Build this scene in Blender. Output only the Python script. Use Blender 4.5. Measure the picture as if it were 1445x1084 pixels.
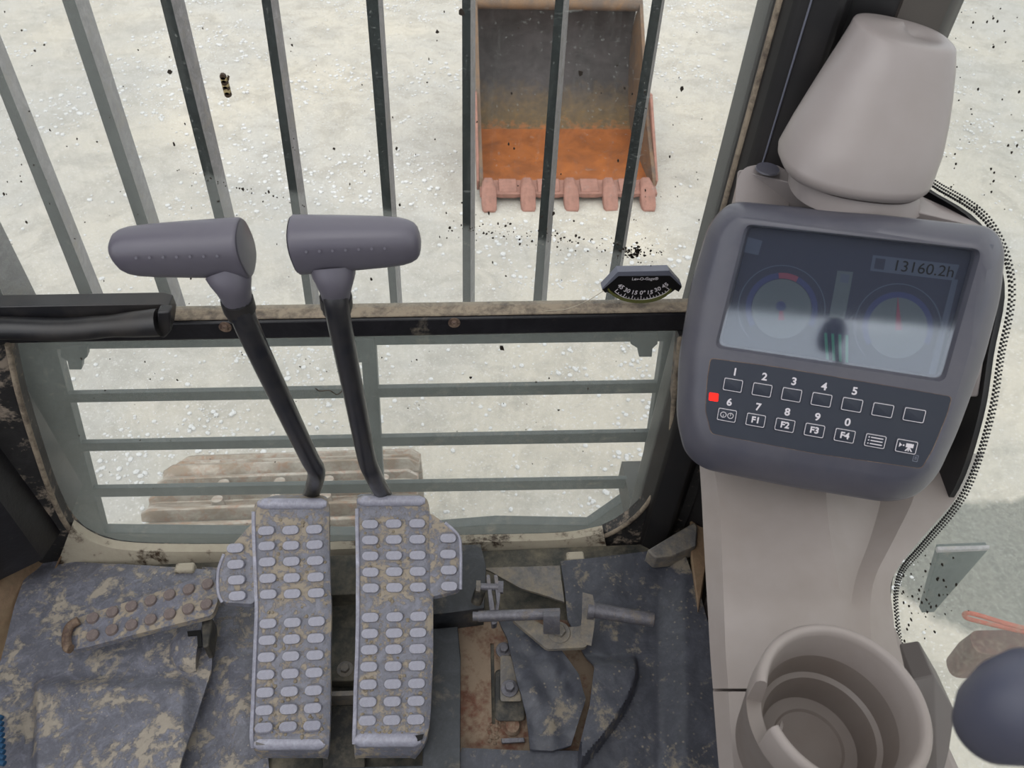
import bpy, bmesh, math, random
from mathutils import Vector, Matrix, noise
from mathutils.geometry import tessellate_polygon
random.seed(7)
for o in list(bpy.data.objects): bpy.data.objects.remove(o)
sc = bpy.context.scene
COL = sc.collection

# ------------------------------------------------------------------ camera, sky, exposure
F = 1085.0; CX, CY = 722.5, 542.0
def _basis():
    n = Vector((660 - CX, -(1620 - CY), -F)); a = .024
    X = Vector((1, a, (n.x + n.y * a) / F)).normalized()
    Z = (-n).normalized()
    return X, Z.cross(X), Z
_X, _Y, _Z = _basis()
ROT = Matrix((_X, _Y, _Z))                       # camera -> world
CAM = Vector((0, 0, 1.05)); G = -1.5
cd = bpy.data.cameras.new('camera'); cam = bpy.data.objects.new('camera', cd); COL.objects.link(cam)
cam.matrix_world = Matrix.Translation(CAM) @ ROT.to_4x4()
cd.sensor_width = 36; cd.lens = 36 * F / 1445; cd.clip_start = .02; cd.clip_end = 200
cd.dof.use_dof = True; cd.dof.focus_distance = 1.0; cd.dof.aperture_fstop = 16
sc.camera = cam
w = bpy.data.worlds.new('overcast'); sc.world = w; w.use_nodes = True
wn = w.node_tree; bg = wn.nodes['Background']
tc = wn.nodes.new('ShaderNodeTexCoord'); sx = wn.nodes.new('ShaderNodeSeparateXYZ'); rp = wn.nodes.new('ShaderNodeValToRGB')
wn.links.new(tc.outputs['Generated'], sx.inputs[0]); wn.links.new(sx.outputs['Z'], rp.inputs[0]); wn.links.new(rp.outputs[0], bg.inputs[0])
rp.color_ramp.elements[0].color = (.72, .76, .82, 1); rp.color_ramp.elements[1].color = (.98, .99, 1, 1)
rp.color_ramp.elements[0].position = 0; rp.color_ramp.elements[1].position = .6
bg.inputs[1].default_value = 1.15
sd = bpy.data.lights.new('soft_sun', 'SUN'); sd.energy = .55; sd.angle = math.radians(50); sd.color = (1, .97, .93)
so = bpy.data.objects.new('soft_sun', sd); COL.objects.link(so); so.rotation_euler = (math.radians(38), math.radians(-18), 0)
sc.view_settings.view_transform = 'Standard'; sc.view_settings.look = 'None'; sc.view_settings.gamma = 1
sc.view_settings.use_curve_mapping = False; sc.view_settings.exposure = 0.58
sc.cycles.max_bounces = 8; sc.cycles.transparent_max_bounces = 16; sc.cycles.use_denoising = True
sc.cycles.sample_clamp_indirect = 4

# ------------------------------------------------------------------ measuring the place
def ray(u, v): return ROT @ Vector(((u - CX) / F, -(v - CY) / F, -1))
def D(u, v, z): return CAM + ray(u, v) * z
def PY(u, v, Y): r = ray(u, v); return CAM + r * (Y / r.y)
def PX(u, v, X): r = ray(u, v); return CAM + r * (X / r.x)
def PZ(u, v, z): r = ray(u, v); return CAM + r * ((z - CAM.z) / r.z)
def PL(u, v, p, n): r = ray(u, v); return CAM + r * ((p - CAM).dot(n) / r.dot(n))
def lerp(a, b, t): return a + (b - a) * t
def pw(x, tab):
    if x <= tab[0][0]: return tab[0][1]
    for (a, b), (c, d) in zip(tab, tab[1:]):
        if x <= c: return b + (d - b) * (x - a) / (c - a)
    return tab[-1][1]
def S(r, g, b):
    f = lambda c: (c / 255 / 12.92) if c / 255 <= .04045 else ((c / 255 + .055) / 1.055) ** 2.4
    return (f(r), f(g), f(b), 1)

# ------------------------------------------------------------------ materials
class NT:
    def __init__(s, name):
        s.m = bpy.data.materials.new(name); s.m.use_nodes = True; s.t = s.m.node_tree
        s.t.nodes.clear(); s.out = s.t.nodes.new('ShaderNodeOutputMaterial')
    def n(s, typ, **k):
        nd = s.t.nodes.new(typ)
        for a, b in k.items(): setattr(nd, a, b)
        return nd
    def l(s, a, b): s.t.links.new(a, b)
    def coord(s, scale=(1, 1, 1)):
        tc = s.n('ShaderNodeTexCoord'); mp = s.n('ShaderNodeMapping'); mp.inputs['Scale'].default_value = scale
        s.l(tc.outputs['Object'], mp.inputs[0]); return mp.outputs[0]
    def noise(s, co, scale, detail=4, rough=.55, dist=0):
        nd = s.n('ShaderNodeTexNoise'); nd.inputs['Scale'].default_value = scale; nd.inputs['Detail'].default_value = detail
        nd.inputs['Roughness'].default_value = rough; nd.inputs['Distortion'].default_value = dist
        s.l(co, nd.inputs['Vector']); return nd.outputs[0]
    def ramp(s, fac, stops):
        r = s.n('ShaderNodeValToRGB'); s.l(fac, r.inputs[0]); e = r.color_ramp.elements
        while len(e) < len(stops): e.new(.5)
        for i, (p, c) in enumerate(stops): e[i].position = p; e[i].color = c if len(c) == 4 else (*c, 1)
        return r.outputs[0]
    def g(s, fac, a, b): return s.ramp(fac, [(a, (0, 0, 0)), (b, (1, 1, 1))])
    def mix(s, fac, a, b):
        m = s.n('ShaderNodeMix', data_type='RGBA')
        for sock, v in ((m.inputs[0], fac), (m.inputs[6], a), (m.inputs[7], b)):
            if isinstance(v, (int, float, tuple)): sock.default_value = v
            else: s.l(v, sock)
        return m.outputs[2]
    def math(s, op, a, b=0, c=0, clamp=False):
        m = s.n('ShaderNodeMath', operation=op); m.use_clamp = clamp
        for sock, v in zip(m.inputs, (a, b, c)):
            if isinstance(v, (int, float)): sock.default_value = v
            else: s.l(v, sock)
        return m.outputs[0]
    def bsdf(s, col, rough=.5, metal=0, bump=None, bstr=.3, bdist=.002, spec=.5, coat=0):
        b = s.n('ShaderNodeBsdfPrincipled')
        for sock, v in ((b.inputs['Base Color'], col), (b.inputs['Roughness'], rough), (b.inputs['Metallic'], metal)):
            if isinstance(v, (int, float, tuple)): sock.default_value = v
            else: s.l(v, sock)
        b.inputs['Specular IOR Level'].default_value = spec; b.inputs['Coat Weight'].default_value = coat
        if bump is not None:
            bp = s.n('ShaderNodeBump'); bp.inputs['Strength'].default_value = bstr; bp.inputs['Distance'].default_value = bdist
            s.l(bump, bp.inputs['Height']); s.l(bp.outputs[0], b.inputs['Normal'])
        return b.outputs[0]
    def done(s, sh): s.l(sh, s.out.inputs[0]); return s.m

def plastic(name, c, rough=.45, dust=.15, dustc=S(165, 155, 145), scale=9, bump=.06):
    t = NT(name); co = t.coord()
    f = t.g(t.noise(co, scale, 6, .65), .42, .78)
    fine = t.noise(co, 900, 2)
    c2 = tuple(x * .82 for x in c[:3]) + (1,)
    base = t.mix(t.noise(co, 25, 3), c, c2)
    base = t.mix(t.math('MULTIPLY', f, dust), base, dustc)
    r = t.math('ADD', t.math('MULTIPLY', f, .18), rough)
    return t.done(t.bsdf(base, r, 0, fine, bump, .0006))

def muddy(name, c, mud, lo=.45, hi=.62, scale=14, rough=.55, dry=S(150, 140, 122), speck=.0, bump=.5, streak=(1, 1, 1), metal=0, scuff=.35, scuffc=None):
    """a dark surface with dried mud lying on it in patches and specks"""
    t = NT(name); co = t.coord(streak)
    n1 = t.noise(co, scale, 9, .68, .6)
    n2 = t.noise(co, scale * 4.5, 6, .7)
    n3 = t.noise(co, scale * 16, 4, .6)
    f = t.g(t.math('ADD', t.math('MULTIPLY', n1, .62), t.math('MULTIPLY', n2, .38)), lo, hi)
    sc_ = t.g(t.noise(co, scale * 1.7, 7, .75, 1.2), .45, .7)
    base = t.mix(t.math('MULTIPLY', sc_, scuff), c, scuffc or tuple(min(1, x * 2.6 + .02) for x in c[:3]) + (1,))
    base = t.mix(t.math('MULTIPLY', t.g(n3, .35, .7), .35), base, tuple(x * .5 for x in c[:3]) + (1,))
    mc = t.mix(n2, mud, dry)
    col = t.mix(f, base, mc)
    if speck:
        v = t.n('ShaderNodeTexVoronoi'); v.inputs['Scale'].default_value = scale * 9; t.l(co, v.inputs['Vector'])
        d = t.math('SUBTRACT', 1, t.g(v.outputs['Distance'], .10, .22))
        d = t.math('MULTIPLY', d, t.g(t.noise(co, scale * 1.3, 3), .42, .6))
        col = t.mix(t.math('MULTIPLY', d, speck), col, dry)
    rr = t.math('ADD', t.math('MULTIPLY', f, .35), rough, clamp=True)
    h = t.math('ADD', t.math('MULTIPLY', f, .6), t.math('MULTIPLY', n3, .5))
    return t.done(t.bsdf(col, rr, metal, h, bump, .0015))

def flat(name, c, rough=.5, metal=0, spec=.5): t = NT(name); co = t.coord(); return t.done(t.bsdf(t.mix(t.noise(co, 60, 3), c, tuple(x * .85 for x in c[:3]) + (1,)), rough, metal, spec=spec))
def emit(name, c, s):
    t = NT(name); e = t.n('ShaderNodeEmission'); e.inputs[0].default_value = c; e.inputs[1].default_value = s; return t.done(e.outputs[0])

M = {}
M['housing'] = plastic('monitor_plastic', S(78, 78, 89), .30, .22, S(130, 125, 125))
M['grip'] = plastic('grip_plastic', S(94, 91, 102), .36, .12, S(140, 135, 138), 14)
M['beige'] = plastic('console_plastic', S(148, 139, 135), .48, .38, S(128, 114, 102), 6)
M['cheek'] = plastic('cheek_plastic', S(92, 86, 84), .5, .3, S(110, 98, 90))
M['cone'] = plastic('cover_plastic', S(146, 138, 137), .32, .22, S(138, 126, 116), 6)
M['cupin'] = plastic('cup_plastic', S(122, 113, 108), .45, .6, S(105, 90, 80), 10)
M['black'] = plastic('black_rubber', S(28, 28, 32), .38, .18, S(110, 100, 90), 20)
M['pillar'] = plastic('pillar_paint', S(30, 29, 31), .45, .15, S(90, 80, 72), 8)
M['pillarbrown'] = plastic('pillar_trim', S(66, 60, 58), .5, .2, S(100, 90, 80), 8)
M['shaft'] = plastic('lever_paint', S(34, 35, 42), .28, .15, S(120, 112, 102), 30)
M['mat'] = muddy('floor_mat', S(99, 100, 110), S(140, 132, 122), .505, .56, 19, .42, S(166, 157, 144), .8, .8, scuff=.55)
M['matR'] = muddy('floor_mat_right', S(64, 66, 75), S(110, 104, 97), .54, .60, 13, .45, S(138, 128, 112), .75, .4)
M['pad'] = muddy('rubber_pad', S(52, 55, 60), S(96, 90, 80), .52, .72, 12, .5)
M['pedal'] = muddy('pedal_rubber', S(108, 109, 120), S(142, 134, 124), .49, .55, 30, .42, S(160, 147, 128), .3, .6)
M['pedalrim'] = muddy('pedal_edge', S(148, 148, 162), S(146, 138, 128), .56, .68, 20, .35, S(158, 147, 130), .3, .3)
M['nub'] = muddy('pedal_nub', S(146, 146, 160), S(148, 140, 130), .52, .64, 60, .38, bump=.2, scuff=.2)
M['stud'] = muddy('stud_steel', S(112, 100, 98), S(120, 102, 84), .5, .7, 60, .5, bump=.3)
M['rustedge'] = muddy('rusty_edge', S(84, 66, 58), S(130, 92, 66), .45, .65, 40, .6)
M['rod'] = muddy('bare_steel', S(104, 103, 110), S(116, 98, 84), .52, .72, 40, .38, metal=.35)
M['bracket'] = muddy('dusty_steel', S(100, 98, 98), S(128, 118, 104), .42, .62, 22, .5)
M['darksteel'] = muddy('dark_steel', S(42, 42, 42), S(86, 80, 66), .46, .70, 12, .55)
M['olive'] = muddy('floor_steel', S(54, 55, 52), S(100, 94, 78), .44, .68, 9, .6)
M['rustfloor'] = muddy('rusty_floor', S(104, 66, 50), S(128, 112, 96), .40, .52, 18, .7, S(148, 130, 112))
M['frame'] = muddy('frame_paint', S(34, 33, 34), S(118, 106, 96), .53, .58, 11, .5, S(148, 136, 122), .3, .5)
M['frametan'] = muddy('sill_paint', S(64, 50, 38), S(156, 146, 130), .40, .47, 13, .55, S(184, 177, 160))
M['beam'] = muddy('beam_paint', S(22, 21, 26), S(110, 98, 88), .60, .74, 12, .4)
M['beamtop'] = muddy('beam_ledge', S(78, 68, 60), S(146, 130, 114), .38, .55, 30, .6)
M['tan'] = muddy('tan_plastic', S(128, 104, 82), S(92, 74, 58), .45, .6, 10, .45, S(160, 140, 112))
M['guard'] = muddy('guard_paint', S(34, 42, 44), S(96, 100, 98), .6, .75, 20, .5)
M['guardside'] = muddy('guard_side_lit', S(134, 131, 134), S(154, 150, 148), .5, .7, 20, .6)  # bar side faces: sky light painted in as a paler grey
M['guardlow'] = muddy('lower_guard_paint', S(56, 64, 66), S(110, 110, 104), .55, .75, 14, .55)
M['white'] = flat('white_print', S(214, 208, 214), .5)
M['panel'] = plastic('keypad_film', S(36, 42, 56), .42, .10, S(90, 90, 95), 20, .03)
M['gaugeface'] = flat('gauge_face', S(14, 14, 17), .35)
M['gaugetop'] = flat('gauge_edge', S(105, 108, 122), .4)
M['liquid'] = flat('gauge_liquid', S(96, 98, 56), .15)
M['led'] = emit('led_red', (1, .02, .015, 1), 1.6)
M['stone'] = flat('pale_stone', S(212, 213, 214), .85)
M['knob'] = plastic('knob_plastic', S(72, 74, 90), .42, .1)
M['orange'] = muddy('orange_hose', S(160, 78, 58), S(120, 80, 66), .5, .7, 20, .5)
M['rustdark'] = muddy('dark_rust', S(84, 50, 42), S(104, 84, 74), .5, .7, 20, .6)
M['clod'] = muddy('dry_mud', S(128, 118, 104), S(142, 131, 114), .4, .6, 60, .85)
M['blue'] = flat('blue_weave', S(30, 74, 110), .7)
M['bug'] = flat('insect_dark', S(60, 44, 28), .6)
M['bugpale'] = flat('insect_pale', S(168, 150, 108), .6)
M['speck'] = flat('mud_speck', S(44, 36, 28), .8)
M['hole'] = flat('black_void', S(8, 8, 9), .8)
M['seat'] = flat('roof_lining', S(70, 68, 68), .8)

def ground_mat():
    t = NT('dusty_ground'); co = t.coord()
    a = t.noise(co, .8, 8, .62, .4); b = t.noise(co, 5, 8, .7, .6); c = t.noise(co, 45, 5, .7)
    col = t.mix(t.g(a, .38, .62), S(190, 184, 172), S(177, 175, 170))
    col = t.mix(t.math('MULTIPLY', t.g(b, .45, .66), .6), col, S(150, 146, 138))
    col = t.mix(t.math('MULTIPLY', t.g(c, .5, .75), .35), col, S(140, 135, 128))
    col = t.mix(t.math('MULTIPLY', t.g(t.noise(co, 90, 3, .6), .58, .68), .55), col, S(222, 222, 222))
    sx = t.n('ShaderNodeSeparateXYZ'); t.l(co, sx.inputs[0]); q = PZ(1430, 790, G)   # darker rounded patch beside the machine
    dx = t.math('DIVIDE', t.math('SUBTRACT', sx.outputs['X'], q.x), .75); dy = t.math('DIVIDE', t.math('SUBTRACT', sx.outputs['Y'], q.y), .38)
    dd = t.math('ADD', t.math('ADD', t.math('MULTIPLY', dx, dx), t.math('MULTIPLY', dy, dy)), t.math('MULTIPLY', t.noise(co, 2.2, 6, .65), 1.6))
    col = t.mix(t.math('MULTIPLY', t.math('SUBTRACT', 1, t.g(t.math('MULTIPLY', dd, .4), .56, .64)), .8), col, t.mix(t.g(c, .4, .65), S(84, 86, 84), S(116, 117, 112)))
    h = t.math('ADD', b, t.math('MULTIPLY', c, .5))
    t.done(t.bsdf(col, .9, 0, h, .5, .012, .2)); return t.m
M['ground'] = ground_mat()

def bucket_mat(name, back):
    t = NT(name); co = t.coord(); n = t.noise(co, 6, 8, .7, .5); n2 = t.noise(co, 22, 6, .7)
    if back == 'back':      # rust low on the plate, black weathered paint above
        sx = t.n('ShaderNodeSeparateXYZ'); t.l(t.coord(), sx.inputs[0])
        k = t.math('ADD', sx.outputs['Z'], t.math('MULTIPLY', t.math('SUBTRACT', n2, .5), .25))
        z = t.g(k, .10, .30)
        col = t.mix(z, t.mix(n2, S(116, 92, 52), S(76, 62, 44)), t.mix(t.g(n, .35, .65), S(38, 33, 33), S(66, 60, 61)))
        col = t.mix(t.math('SUBTRACT', 1, t.g(k, .02, .10)), col, S(170, 96, 44))
    elif back == 'floor': col = t.mix(t.g(n, .35, .65), S(126, 68, 22), S(166, 94, 36))
    elif back == 'side': col = t.mix(t.g(n, .4, .6), S(120, 92, 66), S(92, 78, 68))
    else: col = t.mix(t.g(n2, .35, .7), S(156, 112, 98), S(128, 90, 78))
    return t.done(t.bsdf(col, .6, .1, n2, .4, .006))
for k in ('back', 'floor', 'side', 'tooth'): M['bucket_' + k] = bucket_mat('bucket_' + k, k)
def track_mat():
    t = NT('worn_track_steel'); co = t.coord((1, 6, 1)); n = t.noise(co, 9, 8, .7); n2 = t.noise(t.coord(), 40, 5, .7)
    col = t.mix(t.g(n, .4, .6), S(132, 116, 100), S(176, 168, 158)); col = t.mix(t.math('MULTIPLY', t.g(n2, .5, .65), .7), col, S(146, 104, 76))
    return t.done(t.bsdf(col, .38, .55, n2, .4, .003))
M['track'] = track_mat()

def glass(name, dust_col, build):
    """thin window pane: see-through, a weak reflection, and a film of dried dust whose mask build() returns"""
    t = NT(name)
    tr = t.n('ShaderNodeBsdfTransparent'); tr.inputs[0].default_value = (.965, .968, .955, 1)
    gl = t.n('ShaderNodeBsdfGlossy'); gl.inputs['Roughness'].default_value = .02
    df = t.n('ShaderNodeBsdfDiffuse'); df.inputs[0].default_value = dust_col
    tl = t.n('ShaderNodeBsdfTranslucent'); tl.inputs[0].default_value = dust_col
    fr = t.n('ShaderNodeLayerWeight'); fr.inputs[0].default_value = .5
    m1 = t.n('ShaderNodeMixShader'); t.l(t.math('ADD', t.math('MULTIPLY', t.math('POWER', fr.outputs[1], 5), .5), .015), m1.inputs[0]); t.l(tr.outputs[0], m1.inputs[1]); t.l(gl.outputs[0], m1.inputs[2])
    m2 = t.n('ShaderNodeMixShader'); m2.inputs[0].default_value = .6; t.l(df.outputs[0], m2.inputs[1]); t.l(tl.outputs[0], m2.inputs[2])
    m3 = t.n('ShaderNodeMixShader'); t.l(build(t), m3.inputs[0]); t.l(m1.outputs[0], m3.inputs[1]); t.l(m2.outputs[0], m3.inputs[2])
    return t.done(m3.outputs[0])

# ------------------------------------------------------------------ building helpers
def thing(name, label, cat, loc, group=None):
    o = bpy.data.objects.new(name, None); o.empty_display_size = .05; COL.objects.link(o)
    o.location = loc; o['label'] = label; o['category'] = cat
    if group: o['group'] = group
    o['wl'] = list(loc); return o
def tag(o, label, cat, group=None, kind=None):
    if label: o['label'] = label
    if cat: o['category'] = cat
    if group: o['group'] = group
    if kind: o['kind'] = kind
    return o
def org(o): return Vector(o['wl']) if o is not None else Vector((0, 0, 0))
def mesh(name, vf, mat, parent=None, kind=None, smooth=True, bev=0, ang=38, loc=None, label=None, seg=2, fmats=None):
    vs, fs = vf
    vs = [Vector(v) for v in vs]
    if parent is None:
        L = Vector(loc) if loc is not None else sum(vs, Vector()) / len(vs)
    else: L = sum(vs, Vector()) / len(vs)
    me = bpy.data.meshes.new(name); me.from_pydata([tuple(v - L) for v in vs], [], [tuple(f) for f in fs])
    bm = bmesh.new(); bm.from_mesh(me); bmesh.ops.recalc_face_normals(bm, faces=bm.faces); bm.to_mesh(me); bm.free()
    for mm in (mat if isinstance(mat, (list, tuple)) else [mat]): me.materials.append(M[mm])
    if fmats:
        for p, i in zip(me.polygons, fmats): p.material_index = i
    if smooth:
        for p in me.polygons: p.use_smooth = True
        me.set_sharp_from_angle(angle=math.radians(ang))
    o = bpy.data.objects.new(name, me); COL.objects.link(o)
    if bev:
        b = o.modifiers.new('bevel', 'BEVEL'); b.width = bev; b.segments = seg; b.limit_method = 'ANGLE'; b.angle_limit = math.radians(35)
    o['wl'] = list(L)
    if parent is not None: o.parent = parent; o.location = L - org(parent)
    else: o.location = L
    if kind: o['kind'] = kind
    if label: o['label'] = label
    return o
def join(*parts):
    V, Fs = [], []
    for v, f in parts: b = len(V); V += list(v); Fs += [tuple(i + b for i in q) for q in f]
    return V, Fs
def prism(outer, vec, holes=()):
    """solid slab: polygon (world points) pushed along vec, with holes"""
    loops = [list(map(Vector, outer))] + [list(map(Vector, h)) for h in holes]
    P = [p for l in loops for p in l]; n = len(P); vec = Vector(vec)
    tri = tessellate_polygon(loops)
    V = P + [p + vec for p in P]; Fs = [tuple(t) for t in tri] + [tuple(i + n for i in t[::-1]) for t in tri]
    b = 0
    for l in loops:
        k = len(l)
        for i in range(k): j = (i + 1) % k; Fs.append((b + i, b + j, b + j + n, b + i + n))
        b += k
    return V, Fs
def loft(rings, close=True, cap=True):
    V = [Vector(p) for r in rings for p in r]; k = len(rings[0]); Fs = []
    for i in range(len(rings) - 1):
        for j in range(k if close else k - 1):
            a = i * k + j; b = i * k + (j + 1) % k; Fs.append((a, b, b + k, a + k))
    if cap: Fs.append(tuple(range(k))[::-1]); Fs.append(tuple(range((len(rings) - 1) * k, len(rings) * k)))
    return V, Fs
def tube(path, rad, n=14, cap=True):
    path = [Vector(p) for p in path]; rings = []; up = None
    for i, p in enumerate(path):
        t = (path[min(i + 1, len(path) - 1)] - path[max(i - 1, 0)]).normalized()
        if up is None: up = t.orthogonal().normalized()
        up = (up - t * up.dot(t)).normalized(); s = t.cross(up)
        r = rad[i] if isinstance(rad, (list, tuple)) else rad
        rings.append([p + (up * math.cos(a) + s * math.sin(a)) * r for a in (2 * math.pi * j / n for j in range(n))])
    return loft(rings, True, cap)
def smoothpath(pts, n=6):
    pts = [Vector(p) for p in pts]; out = []
    for i in range(len(pts) - 1):
        p0 = pts[max(i - 1, 0)]; p1 = pts[i]; p2 = pts[i + 1]; p3 = pts[min(i + 2, len(pts) - 1)]
        for k in range(n):
            t = k / n
            out.append(.5 * ((2 * p1) + (p2 - p0) * t + (2 * p0 - 5 * p1 + 4 * p2 - p3) * t * t + (3 * p1 - p0 - 3 * p2 + p3) * t ** 3))
    return out + [pts[-1]]
def box(c, ax, half):
    c = Vector(c); ax = [Vector(a) for a in ax]
    V = [c + ax[0] * (sx * half[0]) + ax[1] * (sy * half[1]) + ax[2] * (sz * half[2]) for sx in (-1, 1) for sy in (-1, 1) for sz in (-1, 1)]
    return V, [(0, 1, 3, 2), (4, 6, 7, 5), (0, 4, 5, 1), (2, 3, 7, 6), (0, 2, 6, 4), (1, 5, 7, 3)]
AX = (Vector((1, 0, 0)), Vector((0, 1, 0)), Vector((0, 0, 1)))
def bx(x0, x1, y0, y1, z0, z1): return box(((x0 + x1) / 2, (y0 + y1) / 2, (z0 + z1) / 2), AX, ((x1 - x0) / 2, (y1 - y0) / 2, (z1 - z0) / 2))
def disc(c, n, r, h, k=24, r2=None, e=None):
    n = Vector(n).normalized(); u = n.orthogonal().normalized() if e is None else Vector(e); s = n.cross(u); c = Vector(c); r2 = r if r2 is None else r2
    R = lambda q, z: [c + n * z + (u * math.cos(2 * math.pi * j / k) + s * math.sin(2 * math.pi * j / k)) * q for j in range(k)]
    return loft([R(r, 0), R(r2, h)])
def rnd(poly, rad, k=5):
    """2D/3D polygon with rounded corners; rad one value or list"""
    out = []; n = len(poly); P = [Vector(p) for p in poly]
    for i in range(n):
        a, b, c = P[i - 1], P[i], P[(i + 1) % n]; r = rad[i] if isinstance(rad, (list, tuple)) else rad
        if r <= 0: out.append(b.copy()); continue
        u = (a - b); v = (c - b); r1 = min(r, u.length * .49, v.length * .49); p = b + u.normalized() * r1; q = b + v.normalized() * r1
        for j in range(k + 1): t = j / k; out.append((1 - t) ** 2 * p + 2 * t * (1 - t) * b + t * t * q)
    return out
def resample(poly, n, closed=True):
    P = [Vector(p) for p in poly]; 
    if closed: P = P + [P[0]]
    L = [0]
    for a, b in zip(P, P[1:]): L.append(L[-1] + (b - a).length)
    out = []; m = n if closed else n - 1; j = 0
    for i in range(n):
        t = L[-1] * i / m
        while j < len(L) - 2 and L[j + 1] < t: j += 1
        d = L[j + 1] - L[j]; out.append(P[j].lerp(P[j + 1], (t - L[j]) / d if d > 0 else 0))
    return out
def coons(top, bot, left, right, nu, nv):
    """2D patch between four polylines (top/bot run left to right, left/right run top to bottom)"""
    V3 = lambda l: [Vector((*p, 0)) if len(p) == 2 else Vector(p) for p in l]
    T = resample(V3(top), nu, False); B = resample(V3(bot), nu, False); L = resample(V3(left), nv, False); R = resample(V3(right), nv, False)
    g = []
    for j in range(nv):
        v = j / (nv - 1); row = []
        for i in range(nu):
            u = i / (nu - 1)
            row.append((1 - v) * T[i] + v * B[i] + (1 - u) * L[j] + u * R[j] - ((1 - u) * (1 - v) * T[0] + u * (1 - v) * T[-1] + (1 - u) * v * B[0] + u * v * B[-1]))
        g.append(row)
    return g
def away(p): return (p - CAM).normalized() * .02
def sheet(grid, vec):
    """grid of world points given thickness by vec (closed solid)"""
    nv, nu = len(grid), len(grid[0]); P = [Vector(p) for r in grid for p in r]; n = len(P)
    V = P + [p + (vec(p) if callable(vec) else Vector(vec)) for p in P]; Fs = []
    for j in range(nv - 1):
        for i in range(nu - 1):
            a = j * nu + i; q = (a, a + 1, a + nu + 1, a + nu); Fs.append(q); Fs.append(tuple(k + n for k in q[::-1]))
    per = [i for i in range(nu)] + [j * nu + nu - 1 for j in range(1, nv)] + [(nv - 1) * nu + i for i in range(nu - 2, -1, -1)] + [j * nu for j in range(nv - 2, 0, -1)]
    for a, b in zip(per, per[1:] + per[:1]): Fs.append((a, b, b + n, a + n))
    return V, Fs
def place(src, name, mat4, parent):
    """copy sharing mesh data, put at a world matrix under a parent"""
    c = src.copy(); c.name = name; COL.objects.link(c); c.parent = parent
    c.matrix_local = Matrix.Translation(-org(parent)) @ mat4; return c
def frame(o, x, y, n): 
    m = Matrix((x, y, n)).transposed().to_4x4(); m.translation = o; return m
def text(name, s, size, m4, parent, mat='white', off=0.0, ext=.00012):
    c = bpy.data.curves.new(name, 'FONT'); c.body = s; c.size = size; c.align_x = 'CENTER'; c.align_y = 'CENTER'; c.offset = off; c.extrude = ext
    c.materials.append(M[mat]); o = bpy.data.objects.new(name, c); COL.objects.link(o); o.parent = parent
    o.matrix_local = Matrix.Translation(-org(parent)) @ m4; return o
def hexbolt(name, c, n, r, h, mat, parent, washer=True, label=None):
    n = Vector(n).normalized()
    vf = disc(c, n, r, h, 6)
    if washer: vf = join(disc(c, n, r * 1.75, h * .3, 24), disc(Vector(c) + n * h * .3, n, r, h, 6))
    return mesh(name, vf, mat, parent, bev=r * .12, label=label)
def nz(p, s): return noise.noise(Vector(p) * s)

# ================================================================== THE SETTING: ground, cab shell, panes
YW = .70                                          # front glass plane
BZ = PY(640, 449, .682).z                         # top of the crossbeam

nx, ny = 170, 170; V = []; Fs = []
for j in range(ny):
    for i in range(nx):
        x = -9 + 20 * i / (nx - 1); y = -5 + 19 * j / (ny - 1)
        V.append((x, y, G + .035 * nz((x, y, 0), .9) + .014 * nz((x, y, 3), 4)))
for j in range(ny - 1):
    for i in range(nx - 1): a = j * nx + i; Fs.append((a, a + 1, a + nx + 1, a + nx))
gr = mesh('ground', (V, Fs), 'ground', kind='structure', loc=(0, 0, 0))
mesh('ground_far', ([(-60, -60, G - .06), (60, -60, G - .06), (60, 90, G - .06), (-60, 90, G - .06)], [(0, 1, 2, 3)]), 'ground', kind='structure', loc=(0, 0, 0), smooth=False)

def gh(x, y): return G + .035 * nz((x, y, 0), .9) + .014 * nz((x, y, 3), 4)
def pebbles(name, N, box_, smin, smax, thr, nscale, label):
    V, Fs = [], []
    ico = bmesh.new(); bmesh.ops.create_icosphere(ico, subdivisions=1, radius=1); iv = [v.co.copy() for v in ico.verts]; iff = [[v.index for v in f.verts] for f in ico.faces]; ico.free()
    k = 0
    while k < N:
        x = random.uniform(box_[0], box_[1]); y = random.uniform(box_[2], box_[3])
        q = nz((x, y, 7), nscale) + .5 * nz((x, y, 2), nscale * 3.1)
        if q < thr and random.random() > .10: continue
        if 0.1 < x < 1.5 and 3.9 < y < 5.4: continue
        k += 1; s = smin + (smax - smin) * random.random() ** 3
        sx, sy, sz = s * random.uniform(.7, 1.2), s * random.uniform(.7, 1.2), s * random.uniform(.5, .8); a = random.random() * 6.28; ca, sa = math.cos(a), math.sin(a)
        b = len(V); z0 = gh(x, y) + sz * .3
        for v in iv: px, py = v.x * sx, v.y * sy; V.append((x + px * ca - py * sa, y + px * sa + py * ca, z0 + v.z * sz))
        Fs += [tuple(i + b for i in f) for f in iff]
    o = mesh(name, (V, Fs), 'stone', kind='stuff', smooth=False, loc=(0, 0, 0)); tag(o, label, 'gravel')
pebbles('gravel', 5200, (-1.8, 1.8, 1.0, 3.295), .003, .014, .12, 1.6, 'pale gravel strewn over the dusty ground close to the cab')
pebbles('gravel', 9000, (-4.5, 5.5, 3.31, 8.5), .004, .017, .14, 1.1, 'pale gravel strewn over the dusty ground further out around the bucket')

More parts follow.
